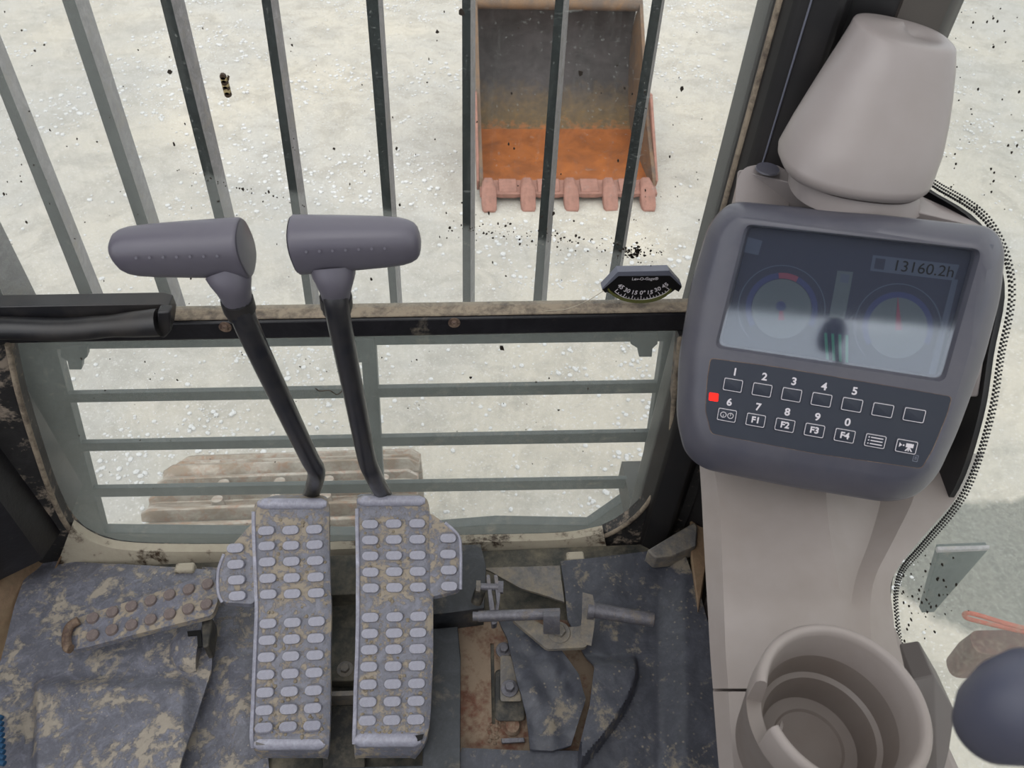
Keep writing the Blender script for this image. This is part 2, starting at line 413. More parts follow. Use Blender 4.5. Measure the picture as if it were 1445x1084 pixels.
# --- cab shell (outside the frame too: it shades the inside)
mesh('floor', bx(-.80, .50, -.65, .668, -.03, 0), 'olive', kind='structure')
mesh('unseen_ceiling', prism([(-.66, -.62, 1.52), (.54, -.62, 1.52), (.54, .72, 1.52), (-.66, .72, 1.52)], (0, 0, .04), [[(-.56, -.48, 1.52), (.46, -.48, 1.52), (.46, .62, 1.52), (-.56, .62, 1.52)]]), 'seat', kind='structure')  # unseen roof; its opening is widened to let more light inside
mesh('wall_left', bx(-.84, -.80, -.65, .80, -.03, .42), 'pillar', kind='structure')
mesh('wall_back', prism([(-.66, -.62, 0), (.54, -.62, 0), (.54, -.62, 1.56), (-.66, -.62, 1.56)], (0, -.03, 0), [[(-.5, -.62, .78), (.4, -.62, .78), (.4, -.62, 1.165), (-.5, -.62, 1.165)]]), 'seat', kind='structure')
# left front pillar and lower-left dark corner
mesh('wall_front_left_pillar', loft([[(-.84, .76, z), (-.56, .76, z), (-.56, .70, z), (-.575, .63, z), (-.62, .60, z), (-.84, .58, z)] for z in (.085, .3, .8, 1.56)]), 'beam', kind='structure')
# right front pillar, a solid moulded section
sec = [(.42, .83), (.293, .738), (.293, .705), (.300, .668), (.318, .655), (.335, .652), (.352, .672), (.372, .668), (.385, .655), (.44, .672), (.47, .70), (.50, .80), (.51, .83)]
mesh('wall_front_right_pillar', loft([[(x, y, z) for x, y in sec] for z in (-.03, .45, 1.0, 1.56)]), 'pillar', kind='structure', bev=.004)
mesh('trim_1', loft([[(x, y, z) for x, y in ((.385, .652), (.437, .668), (.430, .676), (.385, .664))] for z in (.5, 1.0, 1.5)]), 'pillarbrown', kind='structure')
mesh('trim_2', tube([(.2955, .690, .45), (.2955, .690, 1.5)], .0035, 10), 'beamtop', kind='structure')
mesh('trim_3', tube([(.309, .659, .45), (.309, .659, 1.5)], .0009, 10), 'gaugetop', kind='structure')

# --- front glass: upper pane with a wiped clean patch, lower pane filmed with dust all over
def dust_upper(t):
    tcn = t.n('ShaderNodeTexCoord'); sx = t.n('ShaderNodeSeparateXYZ'); t.l(tcn.outputs['Object'], sx.inputs[0]); x, z = sx.outputs['X'], sx.outputs['Z']
    def edge(p, q, wdt):               # signed distance to a line on the pane, positive on its left
        p, q = PY(*p, YW), PY(*q, YW); d = (q - p); L = math.hypot(d.x, d.z); nxn, nzn = -d.z / L, d.x / L
        s = t.math('ADD', t.math('ADD', t.math('MULTIPLY', x, nxn), t.math('MULTIPLY', z, nzn)), -(p.x * nxn + p.z * nzn))
        return t.math('ADD', t.math('MULTIPLY', s, 1 / wdt), .5, clamp=True)
    wob = None
    a = edge((255, 242), (660, 322), .006); a2 = edge((640, 322), (960, 372), .006)
    b = edge((262, 260), (180, -40), .03); c = edge((940, 420), (1030, 20), .06)
    b = t.math('SUBTRACT', 1, b); 
    clean = t.math('MULTIPLY', t.math('MULTIPLY', a, a2), t.math('MULTIPLY', b, c))
    co = t.coord((1, 1, .12)); st = t.noise(co, 70, 5, .7); pa = t.noise(t.coord(), 9, 6, .6); sp = t.g(t.noise(t.coord(), 260, 2, .5), .66, .74)
    sc_ = t.g(t.noise(t.coord((.35, 1, 1)), 120, 3, .6), .66, .76)
    dirty = t.math('ADD', .03, t.math('ADD', t.math('MULTIPLY', st, .14), t.math('MULTIPLY', pa, .08)))
    cl = t.math('ADD', .015, t.math('ADD', t.math('MULTIPLY', t.g(st, .55, .75), .05), t.math('ADD', t.math('MULTIPLY', sp, .16), t.math('MULTIPLY', sc_, .20))))
    m = t.n('ShaderNodeMix'); t.l(clean, m.inputs[0]); t.l(dirty, m.inputs[2]); t.l(cl, m.inputs[3]); return m.outputs[0]
def dust_lower(t):
    st = t.noise(t.coord((1, 1, .15)), 60, 6, .7); pa = t.noise(t.coord(), 7, 6, .6)
    return t.math('ADD', .03, t.math('ADD', t.math('MULTIPLY', st, .14), t.math('MULTIPLY', pa, .10)))
def dust_side(t):
    pa = t.noise(t.coord(), 6, 6, .6); st = t.noise(t.coord((1, 1, .3)), 30, 6, .7)
    return t.math('ADD', .05, t.math('ADD', t.math('MULTIPLY', t.g(pa, .4, .7), .10), t.math('MULTIPLY', st, .10)))
M['glassU'] = glass('dusty_glass_upper', S(206, 210, 206), dust_upper)
M['glassL'] = glass('dusty_glass_lower', S(200, 206, 200), dust_lower)
M['glassS'] = glass('dusty_glass_side', S(178, 188, 182), dust_side)
mesh('window_1', bx(-.60, .30, YW, YW + .005, BZ + .003, 1.5), 'glassU', kind='structure', loc=(0, 0, 0), smooth=False)
mesh('window_2', bx(-.60, .30, YW, YW + .005, -.02, BZ - .012), 'glassL', kind='structure', loc=(0, 0, 0), smooth=False)
XS = .50
mesh('window_3', bx(XS + .004, XS + .009, -.60, .85, -.02, 1.5), 'glassS', kind='structure', loc=(0, 0, 0), smooth=False)

# --- crossbeam between the panes
pb = lambda u, v, Y=.668: PY(u, v, Y)
beam = mesh('trim_4', prism([(-.60, .682, PY(640, 474, .682).z), (.292, .682, PY(640, 474, .682).z), (.292, .682, BZ), (-.60, .682, BZ)], (0, .026, 0)), 'beam', kind='structure', bev=.003)
mesh('trim_5', prism([(-.60, .684, BZ + .0005), (.292, .684, BZ + .0005), (.292, .684, BZ + .0035), (-.60, .684, BZ + .0035)], (0, .024, 0)), 'beamtop', kind='structure', bev=.002)
for u, v in ((318, 461), (641, 455)):
    p = PY(u, v, .682)
    b = mesh('bolt', join(disc(p, (0, -1, 0), .007, .0015, 20), disc(p + Vector((0, -.0015, 0)), (0, -1, 0), .0042, .003, 20, .003)), 'rustedge', beam)

# --- side wall strip and printed black border around the right window
so_px = [(1300, -60), (1300, 8), (1262, 150), (1280, 235), (1310, 265), (1384, 315), (1418, 400), (1403, 500), (1388, 590), (1354, 690), (1300, 760), (1268, 798), (1258, 830), (1259, 870), (1268, 920), (1300, 985), (1345, 1110)]
edge = smoothpath([PX(u, v, XS) for u, v in so_px], 5)
mesh('wall_right', prism([(XS, .88, 1.35)] + edge + [(XS, .1, -.02), (XS, .88, -.02)], (-.006, 0, 0)), 'black', kind='structure', bev=.001)
dots = []
acc = 0
rs = resample(edge, 260, False)
for i in range(1, len(rs) - 1):
    t = (rs[i + 1] - rs[i - 1]).normalized(); s = Vector((0, -t.z, t.y))
    if s.y > 0 and t.z < 0: s = -s
    s = Vector((0, t.z, -t.y)) if True else s
    for k in range(3):
        q = rs[i] + s * (.0025 + .0032 * k) + t * (.0016 if k % 2 else 0); h = .00115 - .0002 * k
        dots.append(box(q + Vector((.0025, 0, 0)), (Vector((1, 0, 0)), t, s), (.0006, h, h)))
mesh('trim_6', join(*dots), 'black', kind='structure', smooth=False)

# --- lower window frame: rounded ring with mud on it, and the sill in front of it
inner = [(16, 478), (30, 545), (52, 620), (78, 695), (104, 742), (140, 765), (200, 775), (350, 776), (500, 772), (650, 764), (790, 760), (850, 750), (895, 722), (925, 680), (942, 620), (950, 540), (957, 470)]
outer_ = [(-60, 478), (-40, 560), (-5, 640), (30, 720), (62, 775), (110, 806), (200, 815), (350, 815), (500, 812), (650, 800), (800, 796), (905, 780), (950, 745), (975, 690), (990, 620), (996, 540), (998, 470)]
fi = smoothpath([PY(u, v, .688) for u, v in inner], 4); fo = smoothpath([PY(u, v, .688) for u, v in outer_], 4)
def ringstrip(a, b, y0, y1):
    n = 60; A = resample(a, n, False); B = resample(b, n, False)
    rings = [[(p.x, y1, p.z), (p.x, y0 + .004, p.z), ((p.x * .85 + q.x * .15), y0, (p.z * .85 + q.z * .15)), (q.x, y0 - .01, q.z), (q.x, y1, q.z)] for p, q in zip(A, B)]
    return loft(rings)
mesh('trim_7', ringstrip(fi, fo, .676, .70), 'frame', kind='structure', loc=(0, 0, 0))
mesh('trim_8', tube([p + Vector((0, -.010, 0)) for p in fi], .0035, 10), 'beamtop', kind='structure', loc=(0, 0, 0))
fi2 = smoothpath([PY(u, v - 7, .688) for u, v in inner[4:12]], 4); fo2 = smoothpath([PY(u, v, .688) for u, v in [(88, 778), (118, 797), (200, 801), (350, 801), (500, 797), (650, 787), (800, 782), (856, 772)]], 4)
mesh('trim_10', ringstrip(fi2, fo2, .672, .69), 'frametan', kind='structure', loc=(0, 0, 0))
mesh('trim_9', sheet([[Vector((x, y, -.012 + .003 * nz((x, y, 0), 30))) for x in [-.56 + .84 * i / 40 for i in range(41)]] for y in (.70, .685, .668, .655)], (0, 0, -.012)), 'frametan', kind='structure')

# ================================================================== outside: guards, bucket, crawler track
YG = .80
gt = thing('window_guard', 'dark steel guard of upright flat bars standing outside the upper windscreen', 'guard', (-.05, YG, .44))
# (x at top y=8) left edge of dark face, dark/light edge, light far edge ; same at the bottom row
bars = [((-70, -37, -8), (132, 160, 178), 430, 18), ]
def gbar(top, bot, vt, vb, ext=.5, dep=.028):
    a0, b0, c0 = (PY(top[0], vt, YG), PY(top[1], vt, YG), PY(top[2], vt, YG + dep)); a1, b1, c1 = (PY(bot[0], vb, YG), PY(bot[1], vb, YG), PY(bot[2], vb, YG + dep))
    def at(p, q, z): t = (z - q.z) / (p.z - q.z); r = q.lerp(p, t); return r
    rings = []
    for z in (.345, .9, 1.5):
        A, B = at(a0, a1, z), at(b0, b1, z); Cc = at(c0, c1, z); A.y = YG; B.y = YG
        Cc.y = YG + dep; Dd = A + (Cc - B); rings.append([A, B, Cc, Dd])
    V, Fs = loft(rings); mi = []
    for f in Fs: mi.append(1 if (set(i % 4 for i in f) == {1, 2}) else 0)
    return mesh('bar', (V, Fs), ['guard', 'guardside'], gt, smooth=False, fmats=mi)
gbar((-150, -125, -95), (-20, 10, 58), 120, 430)
gbar((-49, -35, -16), (118, 137, 152), 8, 430)
gbar((90, 108, 128), (230, 247, 262), 8, 430)
gbar((228, 243, 262), (333, 347, 360), 8, 430)
gbar((370, 383, 394), (431, 442, 452), 8, 430)
gbar((517, 534, 541), (551, 561, 568), 8, 430)
gbar((652, 664, 671), (653, 664, 670), 8, 430)
gbar((783, 795, 803), (752, 764, 771), 8, 430)
gbar((919, 933, 937), (853, 866, 870), 8, 430)
mesh('cross_member', prism([PY(-90, 474, YG), PY(985, 462, YG), PY(985, 470, YG), PY(-90, 483, YG)], (0, .03, 0)), 'guardlow', gt, bev=.002)

gl = thing('lower_window_guard', 'grey steel guard frame with three level bars outside the lower window', 'guard', (-.1, YG, -.05))
def gslat(v0a, v0b, v1a, v1b, u0=78, u1=930):
    p = [PY(u0, v0a, YG), PY(u1, v1a, YG), PY(u1, v1b, YG), PY(u0, v0b, YG)]
    return mesh('bar', prism(p, (0, .009, 0)), 'guardlow', gl, bev=.001)
gslat(557, 569, 541, 555); gslat(627, 638, 610, 624); gslat(691, 703, 676, 689)
mesh('top_rail', prism([PY(-20, 478, YG), PY(960, 466, YG), PY(960, 482, YG), PY(-20, 495, YG)], (0, .02, 0)), 'guardlow', gl, bev=.0015)
mesh('side_rail', prism([PY(10, 480, YG), PY(76, 480, YG), PY(160, 800, YG), PY(100, 800, YG)], (0, .02, 0)), 'guardlow', gl, bev=.0015)
mesh('side_rail', prism([PY(938, 470, YG), PY(972, 470, YG), PY(935, 700, YG), PY(905, 690, YG)], (0, .02, 0)), 'guardlow', gl, bev=.0015)
mesh('centre_rail', prism([PY(508, 480, YG), PY(530, 480, YG), PY(546, 760, YG), PY(528, 760, YG)], (0, .02, 0)), 'guardlow', gl, bev=.0015)
mesh('bottom_rail', prism([PY(120, 752, YG), PY(500, 756, YG), PY(700, 740, YG), PY(830, 742, YG), PY(905, 690, YG), PY(935, 690, YG), PY(860, 775, YG), PY(500, 790, YG), PY(120, 780, YG)], (0, .02, 0)), 'guardlow', gl, bev=.0015)
for u, v in ((103, 490), (908, 472), (508, 480)):
    q = [(-18, 0), (20, 0), (20, 14), (13, 20), (12, 32), (-6, 32), (-8, 20), (-18, 14)]
    mesh('hinge_tab', prism([PY(u + a, v + b, YG - .004) for a, b in q], (0, .012, 0)), 'guardlow', gl, bev=.001)

# bucket lying on its back plate, teeth towards the cab
bl = PZ(675, 285, G + .03); br = PZ(931, 285, G + .03); bx0, bx1 = bl.x + .012, br.x - .012; BY = bl.y
bk = thing('excavator_bucket', 'rusty brown digging bucket lying mouth-up on the ground with five teeth', 'bucket', ((bx0 + bx1) / 2, BY + .6, G))
prof = [(0.10, .065), (.40, .045), (.72, .05), (.92, .12), (1.06, .25), (1.16, .42), (1.20, .60), (1.17, .74)]
pf = smoothpath([Vector((0, BY + a, G + b)) for a, b in prof], 4)
def skin(pts, x0, x1, th, nxs=2):
    rings = []
    for i, p in enumerate(pts):
        t = (pts[min(i + 1, len(pts) - 1)] - pts[max(i - 1, 0)]).normalized(); n = Vector((0, -t.z, t.y))
        rings.append([(x0, p.y, p.z), (x1, p.y, p.z), (x1, p.y - n.y * th, p.z - n.z * th), (x0, p.y - n.y * th, p.z - n.z * th)])
    return loft(rings)
mesh('floor_plate', skin(pf[:11], bx0 + .02, bx1 - .02, .03), 'bucket_floor', bk)
o = mesh('back_plate', skin(pf[10:], bx0 + .02, bx1 - .02, .03), 'bucket_back', bk)
me = o.data; zsh = org(o).z - G                                     # texture origin at the ground
for v in me.vertices: v.co.z += zsh
o.location.z -= zsh
side = [Vector((0, BY + .08, G + .03))] + [Vector((0, p.y, p.z - .03)) for p in pf[1:]] + [Vector((0, BY + 1.10, G + .80)), Vector((0, BY + .85, G + .60)), Vector((0, BY + .45, G + .30)), Vector((0, BY + .12, G + .12))]
for x in (bx0, bx1 - .022):
    mesh('side_plate', prism([Vector((x, p.y, p.z)) for p in side], (.022, 0, 0)), 'bucket_side', bk, bev=.004)
for x in (bx0 - .016, bx1 + .002):
    pts = [(BY + .12, G + .10), (BY + .15, G + .02), (BY + .62, G + .28), (BY + .66, G + .42), (BY + .58, G + .44)]
    mesh('side_cutter', prism([Vector((x, a, b)) for a, b in pts], (.016, 0, 0)), 'bucket_tooth', bk, bev=.004)
mesh('top_lip', tube([(bx0, BY + 1.13, G + .78), (bx1, BY + 1.13, G + .78)], .035, 14), 'bucket_side', bk)
mesh('cutting_edge', prism([Vector((bx0, BY + .03, G + .065)), Vector((bx0, BY + .16, G + .085)), Vector((bx0, BY + .16, G + .03)), Vector((bx0, BY + .03, G + .04))], (bx1 - bx0, 0, 0)), 'bucket_tooth', bk, bev=.003)
tus = [690, 745, 806, 861, 914]
for u in tus:
    x = PZ(u, 285, G + .03).x
    R = lambda y, z, w, h: [(x - w, y, z), (x - w, y, z + h), (x - w * .6, y, z + h * 1.25), (x + w * .6, y, z + h * 1.25), (x + w, y, z + h), (x + w, y, z)]
    mesh('tooth', loft([R(BY + .13, G + .045, .034, .06), R(BY + .06, G + .03, .042, .065), R(BY + .01, G + .015, .046, .055), R(BY - .05, G + .003, .044, .028), R(BY - .075, G + .001, .034, .012)]), 'bucket_tooth', bk, bev=.004)
for a, b in zip(tus, tus[1:]):
    x0 = PZ(a + 15, 285, G + .03).x; x1 = PZ(b - 15, 285, G + .03).x
    mesh('lip_shroud', prism([Vector((x0, BY + .03, G + .035)), Vector((x0, BY + .05, G + .075)), Vector((x0, BY + .15, G + .10)), Vector((x0, BY + .15, G + .03))], (x1 - x0, 0, 0)), 'bucket_tooth', bk, bev=.004)
p = PY(820, 104, BY + 1.0)

# crawler track end seen through the lower window
tk = thing('crawler_track', 'worn brown steel crawler track end below the lower window', 'track', (-.45, 1.3, G))
TZ = -.76; shoe = None
xs0 = -.86; xs1 = -.10
arc = [(.60, TZ, 0), (.80, TZ, 0), (1.0, TZ, 0), (1.195, TZ - .005, -4), (1.385, TZ - .035, -14), (1.555, TZ - .115, -38), (1.66, TZ - .27, -72), (1.67, TZ - .45, -92), (1.60, TZ - .61, -122)]
for (y, z, a) in arc:
    if shoe is None:
        base = [(-.095, 0), (-.093, .014), (-.088, .040), (-.078, .042), (-.070, .014), (-.022, .012), (-.016, .036), (-.004, .036), (.004, .012), (.050, .012), (.056, .036), (.068, .036), (.078, .010), (.098, .004), (.098, -.008), (-.085, -.010)]
        rings = []
        for x, k in ((xs0, .55), (xs0 + .03, 1), (xs0 + .2, 1), (xs1 - .03, 1), (xs1, .55)):
            rings.append([(x, yy * (1 if k == 1 else .93), zz * k) for yy, zz in base])
        V, Fs = loft(rings); shoe = mesh('track_shoe', (V, Fs), 'track', None, loc=(0, 0, 0), bev=.002)
        shoe.parent = tk; shoe.matrix_local = Matrix.Translation(-org(tk)) @ Matrix.Translation((0, y, z)) @ Matrix.Rotation(math.radians(a), 4, 'X')
        sh = shoe
    else: sh = place(shoe, 'track_shoe', Matrix.Translation((0, y, z)) @ Matrix.Rotation(math.radians(a), 4, 'X'), tk)
    if .95 < y < 1.5 and z > -.85:
        for bxx in (-.66, -.50, -.36, -.2):
            for by in (-.046, .028):
                m = Matrix.Translation((0, y, z)) @ Matrix.Rotation(math.radians(a), 4, 'X')
                if 'nut' not in globals():
                    nut = mesh('bolt', disc((0, 0, 0), (0, 0, 1), .020, .026, 12, .016), 'track', None, loc=(0, 0, 0)); nut.parent = sh; nut.location = (bxx, by, .012)
                else: c = nut.copy(); COL.objects.link(c); c.parent = sh; c.location = (bxx, by, .012)
mesh('idler_wheel', disc((-.55, 1.28, TZ - .37), (1, 0, 0), .30, .16, 40), 'darksteel', tk, bev=.01)

# things outside the right window: step plate, orange hose over a rusty block
p0 = PZ(1322, 772, -.62)
st = thing('step_bracket', 'grey steel step bracket with pale top edge outside the right window', 'bracket', (p0.x + .12, p0.y, -.95))
mesh('top_edge', prism([PZ(1322, 771, -.62), PZ(1397, 769, -.62), PZ(1397, 774, -.62), PZ(1324, 777, -.62)], (0, 0, -.012)), 'guardside', st, bev=.002)
a, b = PZ(1326, 777, -.632), PZ(1396, 774, -.632)
mesh('web_plate', prism([a, b, b + Vector((0, 0, -.34)), a + Vector((.10, 0, -.34))], (0, .02, 0)), 'guardlow', st, bev=.002)
q = PZ(1392, 905, -.75)
rb = thing('swing_frame_block', 'rusty red-brown casting on the ground side outside the right window', 'casting', (q.x, q.y, -.95))
mesh('body', loft([rnd([Vector((q.x - .045 * k, q.y - .03 * k, z)), Vector((q.x + .20 * k, q.y - .05 * k, z)), Vector((q.x + .20 * k, q.y + .03 * k, z)), Vector((q.x - .03 * k, q.y + .04 * k, z))], .03, 4) for z, k in ((-.90, .9), (-.82, 1), (-.76, .9))]), 'rustdark', rb)
h = thing('orange_hose', 'bright orange-red bent hose lying outside the right window', 'hose', PZ(1400, 880, -.70))
mesh('tube', tube(smoothpath([PZ(1470, 897, -.72), PZ(1432, 889, -.72), PZ(1385, 878, -.72), PZ(1364, 872, -.72), PZ(1362, 866, -.70), PZ(1376, 867, -.68), PZ(1420, 880, -.68), PZ(1470, 893, -.68)], 6), .006, 12), 'orange', h)

# ================================================================== inside: floor mats
def bump(x, y, cx, cy, rx, ry, h): 
    d = ((x - cx) / rx) ** 2 + ((y - cy) / ry) ** 2; return h * math.exp(-d * 1.2)
def matpatch(name, T, B, L, R, nu, nv, z0, hf, mat, th=.004, **k):
    g = coons(T, B, L, R, nu, nv)
    grid = []
    for r in g:
        row = []
        for p in r:
            q = PZ(p.x, p.y, z0); row.append(Vector((q.x, q.y, z0 + hf(p.x, p.y, q) + .0018 * nz(q, 22) + .0007 * nz(q, 80))))
        grid.append(row)
    return mesh(name, sheet(grid, (0, 0, -th)), mat, **k)
def step(x, a, b): t = max(0, min(1, (x - a) / (b - a))); return t * t * (3 - 2 * t)
def hL(u, v, q):
    h = .010 * step(v, 790, 830)
    # raised foot rest, lower left
    h += .016 * step(u, 48, 66) * step(v, 955, 985) * (1 - step(u, 262, 285))
    # domed boot of the small pedal
    return h
mt = thing('left_floor_mat', 'blue-grey rubber floor mat with dried mud at the left of the pedals', 'mat', (-.40, .5, .01))
matpatch('mat_sheet', [(62, 790), (82, 792), (180, 797), (306, 806)], [(-90, 1330), (60, 1330), (215, 1330)], [(62, 790), (40, 815), (25, 860), (0, 960), (-30, 1090), (-90, 1330)], [(306, 806), (304, 870), (301, 950), (285, 1000), (262, 1090), (215, 1330)], 90, 140, .018, hL, 'mat', parent=mt)
dc = PZ(284, 912, .02); hrow = []
for z, k in ((.016, 1.0), (.026, .97), (.036, .86), (.043, .66), (.047, .40), (.048, .15)):
    hrow.append([Vector((dc.x + .042 * k * math.cos(a) if math.cos(a) < 0 else dc.x + .016 * math.cos(a), dc.y + .045 * k * math.sin(a), z)) for a in (math.radians(75 + 210 * j / 24) for j in range(25))])
mesh('pedal_boot', loft(hrow), 'mat', mt)
mc = thing('centre_floor_mat', 'muddy blue-grey rubber mat sheet between small pedal and tread pedals', 'mat', (-.30, .5, .005))
matpatch('mat_sheet', [(285, 800), (330, 802), (368, 802)], [(190, 1330), (310, 1330), (400, 1330)], [(285, 800), (285, 900), (282, 950), (240, 1090), (190, 1330)], [(368, 802), (370, 900), (372, 1000), (380, 1090), (400, 1330)], 50, 100, .006,
         lambda u, v, q: .012 * max(0, 1 - ((u - 345) / 38) ** 2 - ((v - 990) / 70) ** 2), 'mat', parent=mc)
# corner trims at the left
tl = thing('corner_trim', 'creased tan plastic trim in the lower left corner of the cab', 'trim', (-.58, .58, .0))
g = coons([(-40, 740), (10, 765), (60, 772), (90, 790)], [(-60, 960), (-20, 950), (0, 915), (20, 880)], [(-40, 740), (-50, 850), (-60, 960)], [(90, 790), (45, 812), (20, 880)], 30, 24)
mesh('trim_sheet', sheet([[(lambda q: Vector((q.x, q.y, .03 + .02 * math.sin((p.x + p.y * .6) * .09) + .006 * nz(q, 30))))(PZ(p.x, p.y, .03)) for p in r] for r in g], (0, 0, -.004)), 'tan', tl)

# right mat with its worn opening
mr = thing('right_floor_mat', 'dark rubber floor mat with torn opening and mud splashes at the right', 'mat', (.2, .5, .01))
def hR(u, v, q):
    h = .012
    h += .016 * step(u, 925, 965) * step(v, 770, 800)
    # curved ridge to the right of the flap
    cx = 895 - max(0, (v - 960)) ** 1.55 * .042 if v < 1120 else 0
    if v > 930 and u > 815: h += .022 * (1 - step(u, cx - 4, cx + 5)) * step(v, 925, 960)
    return h
matpatch('mat_sheet', [(790, 798), (880, 788), (955, 778)], [(815, 1330), (900, 1330), (1090, 1330)], [(790, 798), (795, 830), (800, 880), (835, 955), (828, 1010), (815, 1062), (812, 1330)], [(955, 778), (985, 860), (1005, 940), (1030, 1095), (1090, 1330)], 90, 140, .02, hR, 'matR', parent=mr)
matpatch('mat_sheet', [(652, 1058), (740, 1062), (816, 1062)], [(590, 1330), (740, 1330), (818, 1330)], [(652, 1058), (640, 1090), (590, 1330)], [(816, 1062), (818, 1095), (818, 1330)], 24, 30, .02, lambda u, v, q: .006, 'matR', parent=mr)
matpatch('torn_strip', [(680, 802), (720, 800), (790, 798)], [(692, 806), (735, 832), (796, 852)], [(680, 802), (692, 806)], [(790, 798), (792, 820), (796, 852)], 24, 14, .03, lambda u, v, q: .006 * step(v, 800, 850), 'bracket', parent=mr)
matpatch('curled_flap', [(700, 868), (722, 872), (752, 882)], [(748, 1058), (780, 1060), (806, 1052)], [(700, 868), (716, 905), (727, 960), (742, 1010), (748, 1058)], [(752, 882), (790, 920), (815, 955), (826, 990), (806, 1052)], 34, 50, .035,
         lambda u, v, q: .012 * math.sin((v - 868) / 190 * math.pi) + .006 * nz(q, 45), 'matR', parent=mr, th=.005)
rf = mesh('floor_plate', prism([PZ(u, v, .004) for u, v in ((642, 872), (760, 872), (850, 880), (850, 1062), (642, 1066))], (0, 0, -.003), [[PZ(u, v, .004) for u, v in ((692, 908), (697, 908), (699, 1022), (694, 1022))]]), 'rustfloor', kind='structure')

# steel under and between the pedals
def padz(name, pts, z, mat, label, cat='plate', th=.006, bev=.0015):
    P = [PZ(u, v, z) for u, v in pts]; o = mesh(name, prism(P, (0, 0, -th)), mat, bev=bev); tag(o, label, cat); return o
padz('rubber_pad', [(604, 772), (678, 768), (686, 800), (683, 858), (640, 864), (604, 868)], .055, 'pad', 'dark grey rubber pad beside the upper right tread pedal', 'pad', .05)
padz('rubber_pad', [(600, 888), (646, 884), (650, 925), (648, 1330), (396, 1330), (396, 1085), (596, 1080)], .035, 'pad', 'dark grey rubber pad right of the lower tread pedal', 'pad', .03)
padz('valve_cover', [(430, 786), (515, 782), (515, 838), (430, 842)], .06, 'olive', 'dusty steel valve cover seen between the pedal tops', 'cover', .05)
vc = padz('valve_plate', [(452, 842), (520, 838), (520, 960), (452, 962)], .03, 'olive', 'dusty steel mounting plate between the two tread pedals', 'plate', .02)
hexbolt('bolt', PZ(487, 945, .03), (0, 0, 1), .0065, .006, 'bracket', vc)
hexbolt('bolt', PZ(494, 842, .03), (0, 0, 1), .006, .006, 'bracket', vc)
padz('cross_rail', [(455, 976), (515, 974), (515, 981), (455, 983)], .045, 'bracket', 'pale steel cross rail between the two tread pedals', 'rail', .03)
padz('gap_plate', [(455, 985), (515, 983), (515, 1085), (455, 1085)], .012, 'darksteel', 'dark plate at the bottom between the two tread pedals', 'plate', .01)

